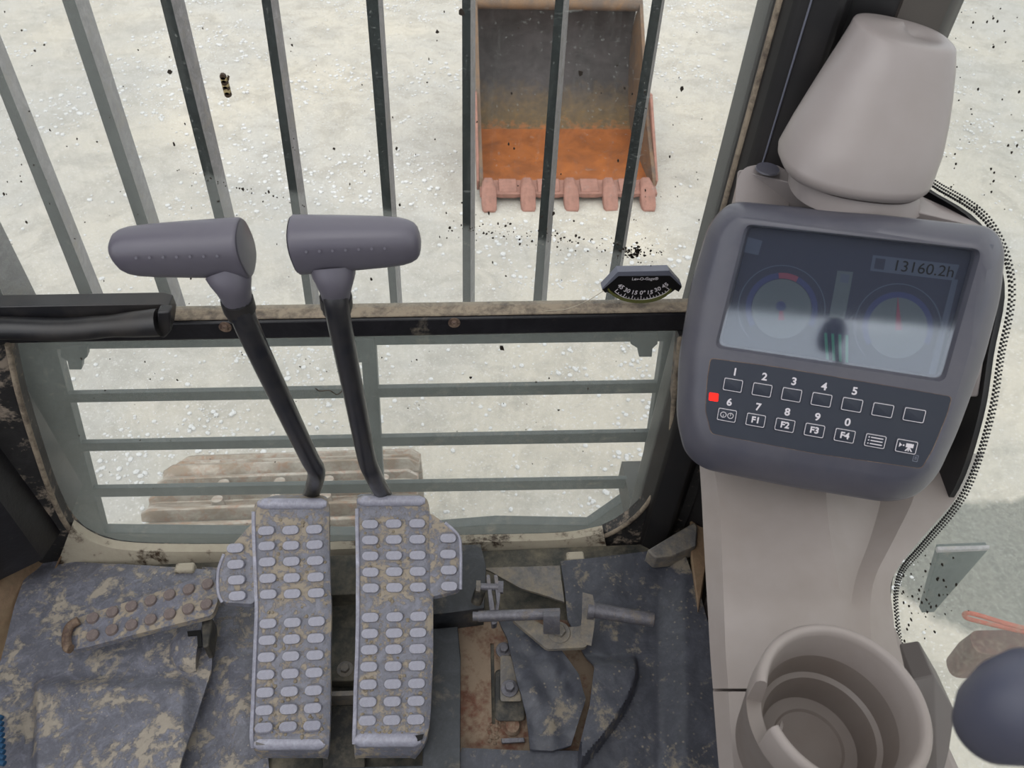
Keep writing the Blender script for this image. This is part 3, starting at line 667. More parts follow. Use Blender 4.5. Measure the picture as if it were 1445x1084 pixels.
# ================================================================== travel pedals
def stadium(L, Wd, H, k=7):
    def ring(s, z):
        a, b = L / 2 * s, Wd / 2 * s; c = L / 2 - Wd / 2; r = Wd / 2 - (L / 2 - a)
        return [(c + r * math.cos(t), r * math.sin(t), z) for t in (-math.pi / 2 + math.pi * j / k for j in range(k + 1))] + [(-c - r * math.cos(t), -r * math.sin(t), z) for t in (-math.pi / 2 + math.pi * j / k for j in range(k + 1))]
    return loft([ring(1, -.001), ring(1, H * .6), ring(.965, H * .9), ring(.93, H)])
nub_src = None
def pedal(label, rows, hf, wing, wrows, nubs, slot, slotmat):
    global nub_src
    t = thing('travel_pedal', label, 'pedal', PZ(sum(rows[3][1:]) / 2, 900, .02), 'travel pedals')
    grid = []
    n = 17
    for v, xl, xr in rows:
        h = hf(v); row = []
        for i in range(n):
            k = i / (n - 1); e = min(k, 1 - k); dz = -.004 * (1 - min(1, e / .06)) ** 2
            p = PZ(lerp(xl, xr, k), v, h); row.append(Vector((p.x, p.y, p.z + dz)))
        grid.append(row)
    # densify along the length
    gcols = [smoothpath([r[i] for r in grid], 5) for i in range(n)]
    grid2 = [[gcols[i][j] for i in range(n)] for j in range(len(gcols[0]))]
    mesh('tread_plate', sheet(grid2, (0, 0, -.010)), 'pedal', t)
    # worn rims: rolled top edge, rolled heel edge
    r0 = [r for r in rows if r[0] <= rows[2][0]]
    a = [PZ(lerp(rows[1][1] + 2, rows[1][2] - 2, k / 12), rows[1][0] + 5, hf(rows[1][0]) + .001) for k in range(13)]
    mesh('toe_rim', tube(a, [.004] + [.0075] * 11 + [.004], 12), 'pedalrim', t)
    zz = rows[-2]; a = [PZ(lerp(zz[1] + 2, zz[2] - 3, k / 12), zz[0] - 6, hf(zz[0]) - .001) for k in range(13)]
    mesh('heel_rim', tube(a, [.005] + [.009] * 11 + [.005], 12), 'pedalrim', t)
    sl = [PZ(r[1] + 1, r[0], hf(r[0]) - .001) for r in rows[2:-1]]; mesh('side_rim', tube(smoothpath(sl, 4), .0028, 8), 'pedalrim', t)
    W_ = [PZ(u, v, hf(v) - .001) for u, v in wing]
    mesh('side_wing', prism(rnd(W_, .008, 4), (0, 0, -.009)), 'pedal', t, bev=.002)
    mesh('wing_rim', tube(smoothpath([PZ(u, v, hf(v) - .001) for u, v in wing[1:5]], 4), .0022, 8), 'pedalrim', t)
    for u, v, turn in nubs:
        p = PZ(u, v, hf(v)); p2 = PZ(u, v - 6, hf(v - 6)); px = PZ(u + 6, v - turn * 6, hf(v - turn * 6))
        y = (p2 - p); x = (px - p).normalized(); y = (y - x * y.dot(x)).normalized(); m = frame(p, x, y, x.cross(y))
        if nub_src is None:
            nub_src = mesh('nub', stadium(.0225, .0125, .0045), 'nub', None, loc=(0, 0, 0)); nub_src.parent = t; nub_src.matrix_local = Matrix.Translation(-org(t)) @ m
        else: place(nub_src, 'nub', m, t)
    cl = []
    for i in range(150):
        v = random.choice((random.uniform(728, 1040), random.uniform(900, 1040), random.gauss(1028, 6), random.uniform(728, 850))); v = min(v, 1042)
        u = random.uniform(pw(v, [(r[0], r[1]) for r in rows]) + 5, pw(v, [(r[0], r[2]) for r in rows]) - 5); r = random.uniform(.0007, .0026); p = PZ(u, v, hf(v))
        k = 7; cl.append(loft([[p + Vector((math.cos(a) * r * q * random.uniform(.7, 1.3), math.sin(a) * r * q * random.uniform(.7, 1.3), z * r)) for a in (6.2832 * j / k for j in range(k))] for q, z in ((1.2, -.3), (1, .35), (.5, .7))]))
    mesh('mud_clods', join(*cl), 'clod', t, kind='stuff', smooth=False)
    S_ = [PZ(u, v, hf(v) + .0032) for u, v in slot]
    mesh('drain_slot', prism(S_, (0, 0, -.001)), slotmat, t, smooth=False)
    return t
hfL = lambda v: pw(v, [(698, .170), (706, .190), (724, .186), (730, .182), (858, .128), (1020, .066), (1040, .066), (1052, .060), (1066, .040)])
Z = lambda x, y: (300 + x / 2.683, 680 + y / 2.683)
nL = []
for i, y in enumerate((185, 243, 303, 365, 425)): nL += [(*Z(205 + 2 * i, y + 1), .06), (*Z(297 + 1.6 * i, y - 1), .06), (*Z(386 + 2 * i, y - 4), .06)]
for i, y in enumerate((537, 600, 664, 730, 797, 864, 935)):
    dx = -2.8 * i; nL += [(*Z(212 + dx, y), .06), (*Z(304 + dx, y - 4), .06), (*Z(395 + dx, y - 8), .06)]
nL += [(*Z(x, y), .06) for x, y in ((88, 252), (90, 313), (93, 372), (96, 432))]
pedal('left rubber tread pedal with raised nubs and a side wing on its left', [(699, 385, 460), (706, 362, 463), (722, 357, 464), (745, 357, 464), (800, 359, 465), (850, 361, 467), (870, 361, 467), (920, 359, 466), (970, 357, 466), (1020, 355, 465), (1040, 354, 464), (1054, 356, 463), (1066, 366, 460)],
      hfL, [(358, 736), (316, 782), (308, 806), (308, 836), (314, 850), (360, 853)], None, nL, [(361, 1047), (374, 1051), (373, 1055), (366, 1054), (361, 1051)], 'bracket')
hfR = lambda v: pw(v, [(696, .170), (702, .190), (718, .186), (724, .182), (858, .128), (1020, .066), (1038, .066), (1052, .060), (1066, .040)])
nR = []
for i, y in enumerate((160, 220, 280, 341, 401)): nR += [(*Z(597 + .6 * i, y + 2), .0), (*Z(686 + .8 * i, y), .0), (*Z(775 + .8 * i, y - 1), .0)]
for i, y in enumerate((514, 575, 636, 700, 767, 833, 903)):
    dx = -1.8 * i; nR += [(*Z(598 + dx, y), .03), (*Z(690 + dx, y - 2), .03), (*Z(780 + dx, y - 4), .03)]
nR += [(*Z(x, y), 0) for x, y in ((892, 215), (892, 275), (894, 335), (896, 396))]
pedal('right rubber tread pedal with raised nubs and a side wing on its right', [(697, 504, 592), (702, 503, 602), (718, 503, 606), (745, 503, 608), (800, 504, 610), (850, 504, 611), (870, 504, 611), (920, 503, 611), (970, 501, 609), (1010, 500, 607), (1035, 499, 603), (1050, 499, 597), (1066, 500, 585)],
      hfR, [(605, 722), (628, 738), (646, 755), (650, 775), (650, 832), (607, 843)], None, nR, [(567, 1041), (598, 1036), (596, 1043), (588, 1047), (569, 1047)], 'hole')

# travel levers
def lever(label, gx_in, gx_out, yin, yout, rin, rout, neck, path, sgn):
    base = D(*path[-1]); t = thing('travel_lever', label, 'lever', base, 'travel levers')
    A = D(gx_in, yin, .66); B = D(gx_out, yout, .66); ax = (B - A); L = ax.length; ax.normalize()
    up = Vector((0, -.25, 1)); up = (up - ax * up.dot(ax)).normalized(); s = ax.cross(up)
    rings = []
    prof_ = [(0, .93), (.012, .99), (.03, 1), (.4, 1.0), (.7, .98), (.84, .94), (.91, .86), (.955, .74), (.98, .58), (.993, .36), (1, .12)]
    for k, q in prof_:
        R = lerp(rin, rout, k) * q; c = A + ax * (L * k); rg = []
        for j in range(28):
            a = 2 * math.pi * j / 28; ca, sa = math.cos(a), math.sin(a); f = (abs(ca) ** 2.6 + abs(sa) ** 2.6) ** (-1 / 2.6)
            rg.append(c + up * (ca * f * R) + s * (sa * f * R * .82))
        rings.append(rg)
    g = mesh('grip', loft(rings), 'grip', t, ang=50)
    V, Fs = loft([[p - ax * .0006 for p in rings[0]], [A + (p - A) * .9 - ax * .0012 for p in rings[0]]], True, True)
    mesh('end_cap', (V, Fs), 'housing', g)
    for k in range(7):
        q = A + ax * (L * (.14 + k * .10)); side_ = (CAM - q); side_ = (side_ - ax * side_.dot(ax)).normalized(); dn = (side_ * .9 - up * .25).normalized()
        c = q + dn * (lerp(rin, rout, .14 + k * .1) * .985)
        mesh('dimple', disc(c, dn, .0012, .0004, 10), 'grip', g)
    n0, n1, n2 = (D(*p) for p in neck)
    mesh('neck', tube(smoothpath([n0, n1, n2], 4), [.020, .0195, .019, .018, .0165, .015, .0138, .013, .0125], 18), 'grip', t)
    dd = (n2 - n1).normalized(); mesh('collar', join(tube([n2 - dd * .002, n2 + dd * .010], .0145, 18), tube([n2 + dd * .010, n2 + dd * .017], .0130, 18)), 'black', t)
    mesh('shaft', tube(smoothpath([D(*p) for p in path], 8), .0112, 18), 'shaft', t)
lever('left travel lever with long grip pointing left above the crossbeam', 347, 160, 350, 356, .0268, .0225, [(322, 385, .672), (328, 402, .675), (335, 425, .690)],
      [(330, 410, .680), (352, 468, .715), (400, 570, .82), (436, 645, .935), (446, 664, .97), (444, 682, 1.03), (434, 712, 1.13)], -1)
lever('right travel lever with long grip pointing right above the crossbeam', 417, 594, 346, 340, .0265, .0215, [(470, 380, .672), (472, 398, .675), (474, 420, .690)],
      [(473, 410, .680), (478, 450, .70), (500, 560, .82), (517, 645, .935), (525, 667, .97), (535, 687, 1.03), (550, 714, 1.13)], 1)

# small left pedal with round studs
sp = thing('small_foot_pedal', 'small narrow steel pedal with two rows of round studs at left', 'pedal', PZ(200, 870, .0))
hs = lambda u: .075 + (u - 92) / 216 * .02
out = [(97, 880), (108, 872), (190, 846), (286, 813), (300, 812), (307, 824), (307, 850), (300, 868), (200, 893), (120, 914), (100, 918), (93, 908)]
P = [PZ(u, v, hs(u)) for u, v in out]
mesh('pedal_plate', prism(rnd(P, .006, 4), (0, 0, -.010)), 'pedal', sp, bev=.0025)
tip = [PZ(u, v, hs(u) + .006) for u, v in ((111, 876), (99, 884), (94, 898), (95, 913), (100, 916))]
mesh('curled_tip', tube(smoothpath(tip, 5), .006, 10), 'rustedge', sp)
for r in ([(380, 475), (460, 450), (538, 427), (616, 404), (693, 380), (771, 358), (848, 337)], [(380, 545), (458, 523), (538, 503), (616, 481), (694, 459), (769, 438), (843, 419)]):
    for x, y in r:
        u, v = x / 2.89, 709 + y / 2.89; c = PZ(u, v, hs(u))
        if 'stud_src' not in globals():
            stud_src = mesh('stud', loft([[(q * math.cos(a) , q * math.sin(a), z) for a in (6.2832 * j / 20 for j in range(20))] for q, z in ((.0078, -.001), (.0078, .0035), (.0070, .0046))]), 'stud', None, loc=(0, 0, 0))
            stud_src.parent = sp; stud_src.matrix_local = Matrix.Translation(c - org(sp))
        else: place(stud_src, 'stud', Matrix.Translation(c), sp)
hp = [PZ(u, v, .072) for u, v in ((284, 872), (298, 868), (299, 880), (294, 912), (286, 914))]
mesh('support_arm', prism(hp, (0, 0, -.035)), 'darksteel', sp, bev=.002)
mesh('pivot_slot', prism([PZ(u, v, .052) for u, v in ((264, 891), (283, 889), (285, 912), (279, 913), (278, 896), (265, 897))], (0, 0, -.003)), 'hole', sp)

# ================================================================== linkage on the right
lk = thing('pedal_lock_bracket', 'dusty steel angle bracket with round peg on the torn right mat', 'bracket', PZ(790, 900, .02))
mesh('base_plate', prism(rnd([PZ(u, v, .056) for u, v in ((722, 874), (742, 870), (775, 886), (818, 884), (832, 872), (836, 900), (826, 914), (772, 916))], .004, 3), (0, 0, -.007)), 'bracket', lk, bev=.0012)
ear = [(822, 836), (830, 838), (834, 860), (832, 884), (828, 910), (818, 902), (821, 870)]
E0 = [PZ(u, v, .085) for u, v in ear]
zc = [.115, .115, .10, .075, .056, .056, .085]
E1 = [PZ(u, v, z) for (u, v), z in zip(ear, zc)]
mesh('upright_ear', prism(E1, (.006, -.002, 0)), 'bracket', lk, bev=.002)
mesh('peg', join(tube([PZ(830, 860, .092), PZ(922, 875, .092)], [.0105, .0095], 20), tube([PZ(829, 860, .092), PZ(838, 861, .092)], .013, 20)), 'rod', lk)
mesh('peg_end', disc(PZ(922, 875, .092), PZ(922, 875, .092) - PZ(830, 860, .092), .008, .0008, 20), 'rustedge', lk)
hexbolt('bolt', PZ(789, 893, .056), (0, 0, 1), .009, .007, 'bracket', lk)
rdo = thing('control_rod', 'bare steel control rod with clevis fork, left of the angle bracket', 'rod', PZ(700, 870, .03))
mesh('cross_rod', join(tube([PZ(667, 870, .088), PZ(675, 870, .088)], .0062, 16), tube([PZ(675, 870, .088), PZ(790, 866, .088)], .0075, 16)), 'rod', rdo)
mesh('hook', sheet([[PZ(u, v, z) for u in (767, 774, 782, 790)] for v, z in ((861, .090), (864, .098), (870, .100), (878, .094), (888, .080), (895, .068))], (0, .003, -.003)), 'rod', rdo)
for du in (0, 11):
    mesh('fork_plate', prism(rnd([PZ(686 + du, 811, .105), PZ(691 + du, 811, .105), PZ(695 + du, 840, .098), PZ(701, 880, .080), PZ(694, 882, .080), PZ(690 + du, 850, .095)], .002, 2), (0, 0, -.012)), 'rod', rdo, bev=.001)
a, b = PZ(676, 828, .098), PZ(709, 829, .098)
mesh('pin', tube([a, b], .005, 12), 'rod', rdo)
mesh('nut', disc(PZ(678, 828, .098), a - b, .0085, .006, 6), 'bracket', rdo); mesh('nut', disc(PZ(703, 829, .098), b - a, .009, .007, 6), 'rod', rdo)
mesh('link_arm', tube([PZ(678, 832, .09), PZ(672, 850, .07)], .008, 10), 'darksteel', rdo)
# valve block with bolts under the flap
vb = thing('mounting_block', 'dark bolted mounting block in the floor opening under the curled flap', 'block', PZ(720, 985, .0))
mesh('block_body', loft([rnd([PZ(u, v, z) for u, v in ((698, 945), (735, 945), (742, 1018), (698, 1018))], .008, 4) for z in (.006, .020)]), 'darksteel', vb, bev=.002)
mesh('raised_pad', loft([rnd([PZ(u, v, z) for u, v in ((706, 925), (722, 925), (737, 990), (706, 990))], .004, 3) for z in (.021, .027)]), 'bracket', vb, bev=.001)
hexbolt('bolt', PZ(719, 972, .028), (0, 0, 1), .0068, .008, 'rod', vb); hexbolt('bolt', PZ(711, 918, .022), (0, 0, 1), .0065, .008, 'rod', vb)
o = mesh('plug', join(disc(PZ(723, 1028, .005), (0, 0, 1), .011, .010, 20, .009)), 'rustfloor'); tag(o, 'rusty round plug at the foot of the floor opening', 'plug')
o = mesh('clip', prism([PZ(u, v, .014) for u, v in ((707, 1042), (740, 1041), (741, 1047), (708, 1049))], (0, 0, -.004)), 'rod', bev=.001); tag(o, 'small bright steel clip below the rusty plug', 'clip')
clods = []
for i in range(26):
    u = random.gauss(700, 9); v = random.gauss(1030, 9); r = random.uniform(.001, .004); p = PZ(u, v, .004)
    bm_ = bmesh.new(); bmesh.ops.create_icosphere(bm_, subdivisions=1, radius=r, matrix=Matrix.Translation(p)); clods.append(([x.co.copy() for x in bm_.verts], [[q.index for q in f.verts] for f in bm_.faces])); bm_.free()
o = mesh('mud_crumbs', join(*clods), 'rustfloor', kind='stuff', smooth=False); tag(o, 'crumbs of dried mud around the rusty plug', 'dirt')

# bracket and bolts between console and lower window
o = thing('corner_bracket', 'tan dusty corner bracket between the right mat and console', 'bracket', PZ(950, 775, .02))
mesh('arm', prism([PZ(u, v, .07) for u, v in ((913, 776), (980, 736), (985, 742), (983, 770), (948, 785), (925, 787))], (0, 0, -.03)), 'bracket', o, bev=.003)
mesh('strut', prism([PZ(u, v, .06) for u, v in ((972, 690), (990, 690), (996, 800), (985, 860), (975, 790))], (.01, 0, -.05)), 'tan', o, bev=.003)
for u, v, lab in ((260, 800, 'small dusty lug on the sill behind the small pedal'), (812, 784, 'small dusty lug on the sill behind the right mat')):
    tag(mesh('sill_lug', bx(*(lambda p: (p.x - .014, p.x + .014, p.y - .008, p.y + .008, 0, .03))(PZ(u, v, .03))), 'frametan', bev=.003), lab, 'lug')

# rubber seal section left on the beam
sl = thing('rubber_seal', 'black rubber seal section lying along the left of the crossbeam', 'seal', (-.45, .64, .44))
def bar3(pts, Y, dy): return prism([PY(u, v, Y) for u, v in pts], (0, dy, 0))
mesh('upper_lip', bar3([(-90, 436), (0, 433), (225, 429), (238, 433), (243, 446), (241, 466), (225, 458), (0, 452), (-90, 455)], .655, .02), 'black', sl, bev=.003)
mesh('round_bead', tube(smoothpath([PY(-100, 466, .645), PY(0, 463, .645), (PY(90, 465, .643)), PY(160, 460, .642), PY(225, 455, .642)], 5), [.0125] * 12 + [.0125, .0125, .012, .012, .013, .014, .0145, .015, .015], 14), 'black', sl)
mesh('end_flap', bar3([(222, 440), (240, 440), (241, 468), (232, 478), (222, 474)], .636, .012), 'black', sl, bev=.002)

# ================================================================== console column, cone cover, monitor, cup holder
cs = thing('side_console', 'beige grey moulded side console rising under the monitor', 'console', (.36, .45, .0))
rowsC = [ # v, (u,depth) x7 : left edge, bevel, mid, crease, ridge, face, right edge
    (640, [(986, .835), (1004, .812), (1080, .80), (1165, .770), (1248, .800), (1300, .790), (1388, .80)]),
    (700, [(990, .800), (1014, .780), (1085, .770), (1166, .745), (1244, .775), (1290, .762), (1352, .77)]),
    (760, [(993, .765), (1018, .745), (1090, .735), (1172, .722), (1228, .742), (1262, .731), (1300, .735)]),
    (815, [(996, .735), (1020, .714), (1092, .704), (1182, .700), (1208, .709), (1235, .703), (1260, .71)]),
    (865, [(999, .708), (1022, .688), (1095, .678), (1184, .679), (1200, .682), (1228, .681), (1260, .70)]),
    (920, [(1002, .690), (1024, .672), (1096, .665), (1170, .668), (1198, .668), (1232, .668), (1270, .685)]),
    (972, [(1006, .675), (1028, .657), (1098, .655), (1170, .660), (1200, .660), (1240, .660), (1300, .68)])]
rowsD = [
    (976, [(1006, .674), (1028, .656), (1098, .654), (1170, .659), (1200, .659), (1240, .659), (1300, .68)]),
    (1030, [(1010, .650), (1031, .632), (1100, .63), (1170, .645), (1210, .645), (1250, .645), (1320, .66)]),
    (1090, [(1015, .625), (1036, .608), (1102, .61), (1175, .625), (1215, .625), (1260, .63), (1335, .65)]),
    (1200, [(1025, .58), (1046, .565), (1110, .57), (1185, .59), (1225, .59), (1270, .59), (1350, .61)])]
def colgrid(rows, tilt=0):
    cols = []
    for i in range(7): cols.append(smoothpath([D(r[1][i][0], r[0] + tilt * i, r[1][i][1]) for r in rows], 5))
    g = []
    for j in range(len(cols[0])): g.append([cols[i][j].lerp(cols[i + 1][j], k / 3) for i in range(6) for k in range(3)] + [cols[6][j]])
    # recede to the wall from both sides
    g2 = []
    for r in g: g2.append([r[0] + Vector((.20, .14, -.01)), r[0] + Vector((.10, .07, -.005)), r[0] + Vector((.003, .006, 0))] + r + [r[-1] + (r[-1] - CAM).normalized() * .05 + Vector((-.012, 0, 0))])
    return g2
gc = colgrid(rowsC)
nrow = len(gc); k0 = nrow - 1
gd = colgrid(rowsD)
# the seam dips to the right of the left edge, where the lower cover meets the upper
for grid_, tgt in ((gc, len(gc) - 1), (gd, 0)):
    pass
mesh('upper_shell', sheet(gc, away), 'beige', cs, ang=24)
mesh('lower_shell', sheet(gd, away), 'beige', cs, ang=24)

# trim behind the monitor, holding the cone and a small lamp socket
tb = D(1180, 330, .73)
tp = thing('console_top', 'pale grey moulded console top behind the monitor', 'console', D(1180, 300, .72))
T0 = [D(u, v, z) for u, v, z in ((1040, 240, .72), (1095, 232, .72), (1150, 262, .70), (1290, 272, .68), (1330, 290, .66), (1392, 322, .64), (1400, 420, .68), (1380, 560, .72), (1000, 560, .80), (1030, 330, .76))]
mesh('top_shell', prism(T0, (.03, .03, -.03)), 'cone', tp, bev=.008, seg=3)
lug = [(1046, 255, 0), ]
L0 = rnd([D(u, v, .715) for u, v in ((1040, 252), (1050, 236), (1075, 231), (1106, 236), (1122, 262), (1110, 300), (1036, 300))], .006, 4)
mesh('plug_boss', prism(L0, (.01, .02, -.05)), 'cone', tp, bev=.006, seg=3)
cpl = D(1082, 242, .709)
mesh('plug_cover', disc(cpl + Vector((0, 0, .002)), (0, 0, 1), .0112, .0015, 28, .0106), 'housing', tp, label='round dark grey plug cover')

cn = thing('cone_cover', 'tall grey tapered plastic cover standing behind the monitor', 'cover', D(1200, 260, .66))
base = D(1196, 244, .66)
rings = []
ZC = Vector((0, 0, 1))
def conering(ul, ur, v, depth, ry, tilt=0, e=2.4):
    a, b = D(ul, v, depth), D(ur, v, depth); c = (a + b) / 2; rx = (b - a).length / 2; x = (b - a).normalized(); x.z = 0; x.normalize(); y = ZC.cross(x)
    out = []
    for j in range(56):
        t = 2 * math.pi * j / 56; ca, sa = math.cos(t), math.sin(t); f = (abs(ca) ** e + abs(sa) ** e) ** (-1 / e)
        p = c + x * (ca * f * rx) + y * (sa * f * rx * ry); out.append(p + ZC * (tilt * ca))
    return out
crs = [(1106, 1286, 252, .665, .62), (1101, 1302, 246, .664, .70), (1097, 1311, 236, .662, .74), (1098, 1316, 226, .660, .75), (1118, 1329, 190, .653, .76), (1142, 1338, 150, .646, .77), (1165, 1344, 112, .640, .78), (1186, 1348, 78, .634, .79), (1199, 1349, 56, .631, .80), (1203, 1349, 48, .630, .81), (1206, 1347, 44.5, .6295, .80), (1212, 1341, 42.8, .629, .78), (1228, 1326, 41.8, .629, .76), (1250, 1305, 41.3, .629, .7), (1270, 1285, 41, .629, .7)]
mesh('cone_shell', loft([conering(a, b, v, d, r, -.006) for a, b, v, d, r in crs]), 'cone', cn, ang=60)
mesh('base_collar', loft([conering(1112, 1300, 275, .676, .70, -.004), conering(1112, 1296, 252, .667, .68, -.006)]), 'cone', cn)

# --- monitor
def _plane():
    c = [(1050, 318), (1388, 355), (1332, 537), (1012, 488)]; R = [ray(*p) for p in c]
    A = Matrix((-R[1], R[2], -R[3])).transposed(); z = A.inverted() @ (-R[0]); zz = [1, *z]
    P = [CAM + R[i] * zz[i] * .655 for i in range(4)]
    ex = (P[1] - P[0] + P[2] - P[3]).normalized(); ey = (P[0] - P[3] + P[1] - P[2]); ey = (ey - ex * ey.dot(ex)).normalized()
    return sum(P, Vector()) / 4, ex, ey, ex.cross(ey)
MC, EX, EY, EN = _plane()
def mp(u, v, n=0.0): return PL(u, v, MC + EN * n, EN)
mon = thing('monitor', 'dark grey machine monitor with screen and numbered keypad on the console', 'monitor', MC - EN * .05 - EY * .07)
outb = [(1030, 283), (1215, 300), (1402, 320), (1419, 350), (1412, 420), (1388, 510), (1352, 608), (1322, 674), (1290, 703), (1250, 709), (1110, 686), (992, 662), (966, 640), (954, 590), (958, 500), (975, 400), (1000, 315)]
outf = [(1042, 305), (1215, 325), (1386, 348), (1394, 372), (1385, 430), (1366, 505), (1338, 596), (1312, 655), (1296, 668), (1262, 672), (1120, 650), (1008, 628), (990, 612), (984, 575), (990, 500), (1003, 415), (1024, 325)]
NB = 110
def outl(pts, n): return resample(smoothpath([mp(u, v, n) for u, v in pts + pts[:1]], 5)[:-1], NB)
def outl2(pts, n):       # projected outline on a plane set back by n, corner for corner
    return rnd([mp(u, v, n) for u, v in pts], .014, 5)
scr = [(1052, 316), (1386, 352), (1333, 540), (1008, 491)]
Rf = outl2(outf, .0); Rm = outl2([(lerp(a[0], b[0], .35), lerp(a[1], b[1], .35)) for a, b in zip(outf, outb)], -.0035); Rb = outl2([(lerp(a[0], b[0], .92), lerp(a[1], b[1], .92)) for a, b in zip(outf, outb)], -.016); Rc = outl2(outb, -.026)
cen = MC - EN * .05; Rd = [cen + (p - cen) * .93 - EN * .022 for p in Rc]
so_ = rnd([mp(u, v, 0) for u, v in scr], .007, 5); k = len(Rf)
rin = [p - EN * .009 + (MC + EY * .012 - p) * .045 for p in so_]
V = Rf + so_; tri = tessellate_polygon([Rf, so_]); Fs = [tuple(t) for t in tri]
n0 = len(V); V = V + rin; ks = len(so_)
for i in range(ks): j = (i + 1) % ks; Fs.append((k + i, k + j, n0 + j, n0 + i))
b0 = len(V); V += Rm + Rb + Rc + Rd
for i in range(k):
    j = (i + 1) % k; Fs.append((i, j, b0 + j, b0 + i))
    for q in range(3): Fs.append((b0 + q * k + i, b0 + q * k + j, b0 + (q + 1) * k + j, b0 + (q + 1) * k + i))
Fs.append(tuple(b0 + 3 * k + i for i in range(k)))
mesh('housing', (V, Fs), 'housing', mon, ang=35)
# screen: dull display, graphics as thin print, glossy cover glass
def scr_mat():
    t = NT('display'); co = t.coord(); b = t.bsdf(t.mix(t.noise(co, 30, 3), S(30, 36, 56), S(38, 44, 64)), .5)
    return t.done(b)
M['display'] = scr_mat()
M['dispwhite'] = flat('display_pale', S(76, 85, 92), .6); M['dispblue'] = flat('display_blue', S(46, 54, 92), .6); M['dispred'] = flat('display_red', S(112, 58, 76), .6)
M['dispgreen'] = flat('display_green', S(52, 110, 96), .6); M['displine'] = flat('display_line', S(70, 78, 96), .6)
def cover():
    t = NT('cover_glass'); tr = t.n('ShaderNodeBsdfTransparent'); tr.inputs[0].default_value = (.93, .94, .96, 1); g = t.n('ShaderNodeBsdfGlossy'); g.inputs['Roughness'].default_value = .07
    g.inputs[0].default_value = (.86, .93, 1, 1)
    m = t.n('ShaderNodeMixShader'); m.inputs[0].default_value = .09; t.l(tr.outputs[0], m.inputs[1]); t.l(g.outputs[0], m.inputs[2]); return t.done(m.outputs[0])
M['cover'] = cover()
sn = -.0105
SC = [mp(u, v, sn) for u, v in ((1040, 305), (1400, 345), (1345, 552), (998, 500))]
disp = mesh('screen', prism(SC, -EN * .003), 'display', mon, smooth=False)
def sg(name, pts, mat, n=.0003): return mesh(name, prism([mp(u, v, sn + n) for u, v in pts], -EN * .0002), mat, disp, smooth=False)
def circ(cx, cy, r, a0=0, a1=360, k=40, sx=1.0): 
    return [(cx + r * math.cos(math.radians(lerp(a0, a1, j / k))), cy - r * math.sin(math.radians(lerp(a0, a1, j / k)))) for j in range(k + (0 if a1 - a0 >= 360 else 1))]
def ringp(cx, cy, r, w_, a0, a1, k=40): return circ(cx, cy, r, a0, a1, k) + circ(cx, cy, r - w_, a0, a1, k)[::-1]
for cx, cy, ra, rb, rr in ((1103, 436, 62, 51, 42), (1267, 462, 62, 50, 44)):
    sg('gauge_ring', ringp(cx, cy, ra, 1.2, -40, 220), 'displine'); sg('gauge_ring', ringp(cx, cy, rb, 8, -30, 210), 'dispblue'); sg('gauge_dial', circ(cx, cy, rr), 'dispwhite', .0002)
sg('red_zone', ringp(1103, 436, 51, 8, 62, 95), 'dispred', .0005)
sg('needle', [(1098, 452), (1102, 422), (1107, 452)], 'dispred', .0005); sg('needle_hub', circ(1102, 432, 7), 'dispblue', .0006)
sg('needle', [(1263, 466), (1267, 418), (1273, 466)], 'dispred', .0005)
sg('level_column', [(1182, 382), (1204, 384), (1192, 450), (1170, 448)], 'dispwhite'); sg('level_icon', [(1187, 386), (1199, 388), (1197, 400), (1185, 398)], 'displine', .0005)
sg('meter_field', [(1232, 360), (1354, 374), (1346, 396), (1228, 382)], 'displine'); sg('side_field', [(1344, 394), (1352, 395), (1320, 530), (1310, 528)], 'displine')
sg('corner_field', [(1054, 334), (1076, 340), (1070, 360), (1050, 356)], 'displine')
for dx in range(4): sg('green_mark', [(1163 + dx * 10, 470 + dx), (1167 + dx * 10, 470 + dx), (1170 + dx * 9, 512 + dx), (1166 + dx * 9, 512 + dx)], 'dispgreen')
def ttm(u, v, n, up=None):
    return frame(mp(u, v, n), EX, EY, EN)
text('hour_reading', '13160.2h', .0125, ttm(1303, 380, sn + .0006), disp, 'hole')
sg('hour_icon', [(1236, 364), (1250, 366), (1247, 381), (1233, 379)], 'display', .0005)
mesh('cover_glass', prism([p + EN * .0055 for p in SC], -EN * .0008), 'cover', mon, smooth=False)
# keypad film
kp = [(1003, 506), (1100, 519), (1343, 560), (1336, 585), (1316, 634), (1300, 661), (1150, 640), (1004, 612), (996, 580), (998, 540)]
kf = mesh('keypad', prism(rnd([mp(u, v, .0004) for u, v in kp], .0035, 4), -EN * .0008), 'panel', mon, smooth=False)
mesh('keypad_outline', prism(rnd([mp(lerp(1170, u, 1.006), lerp(585, v, 1.012), .0003) for u, v in kp], .0035, 4), -EN * .0006), 'rustedge', mon, smooth=False)
kx = [Vector((980 + x / 4.25, 500 + y / 4.25, 0)) for x, y in ((231, 184), (405, 213), (582, 242), (761, 272), (944, 302), (1128, 334), (1317, 364))]
ky = [Vector((980 + x / 4.25, 500 + y / 4.25, 0)) for x, y in ((195, 364), (367, 394), (542, 424), (719, 455), (900, 487), (1083, 519), (1270, 552))]
bw, bh = .0158 * .655 / .66, .0118
def rr2(w_, h_, r, z): return [(x, y, z) for x, y in ((p.x, p.y) for p in rnd([Vector((-w_, -h_, 0)), Vector((w_, -h_, 0)), Vector((w_, h_, 0)), Vector((-w_, h_, 0))], r, 4))]
key_src = None; sw, shh = .0082, .0058
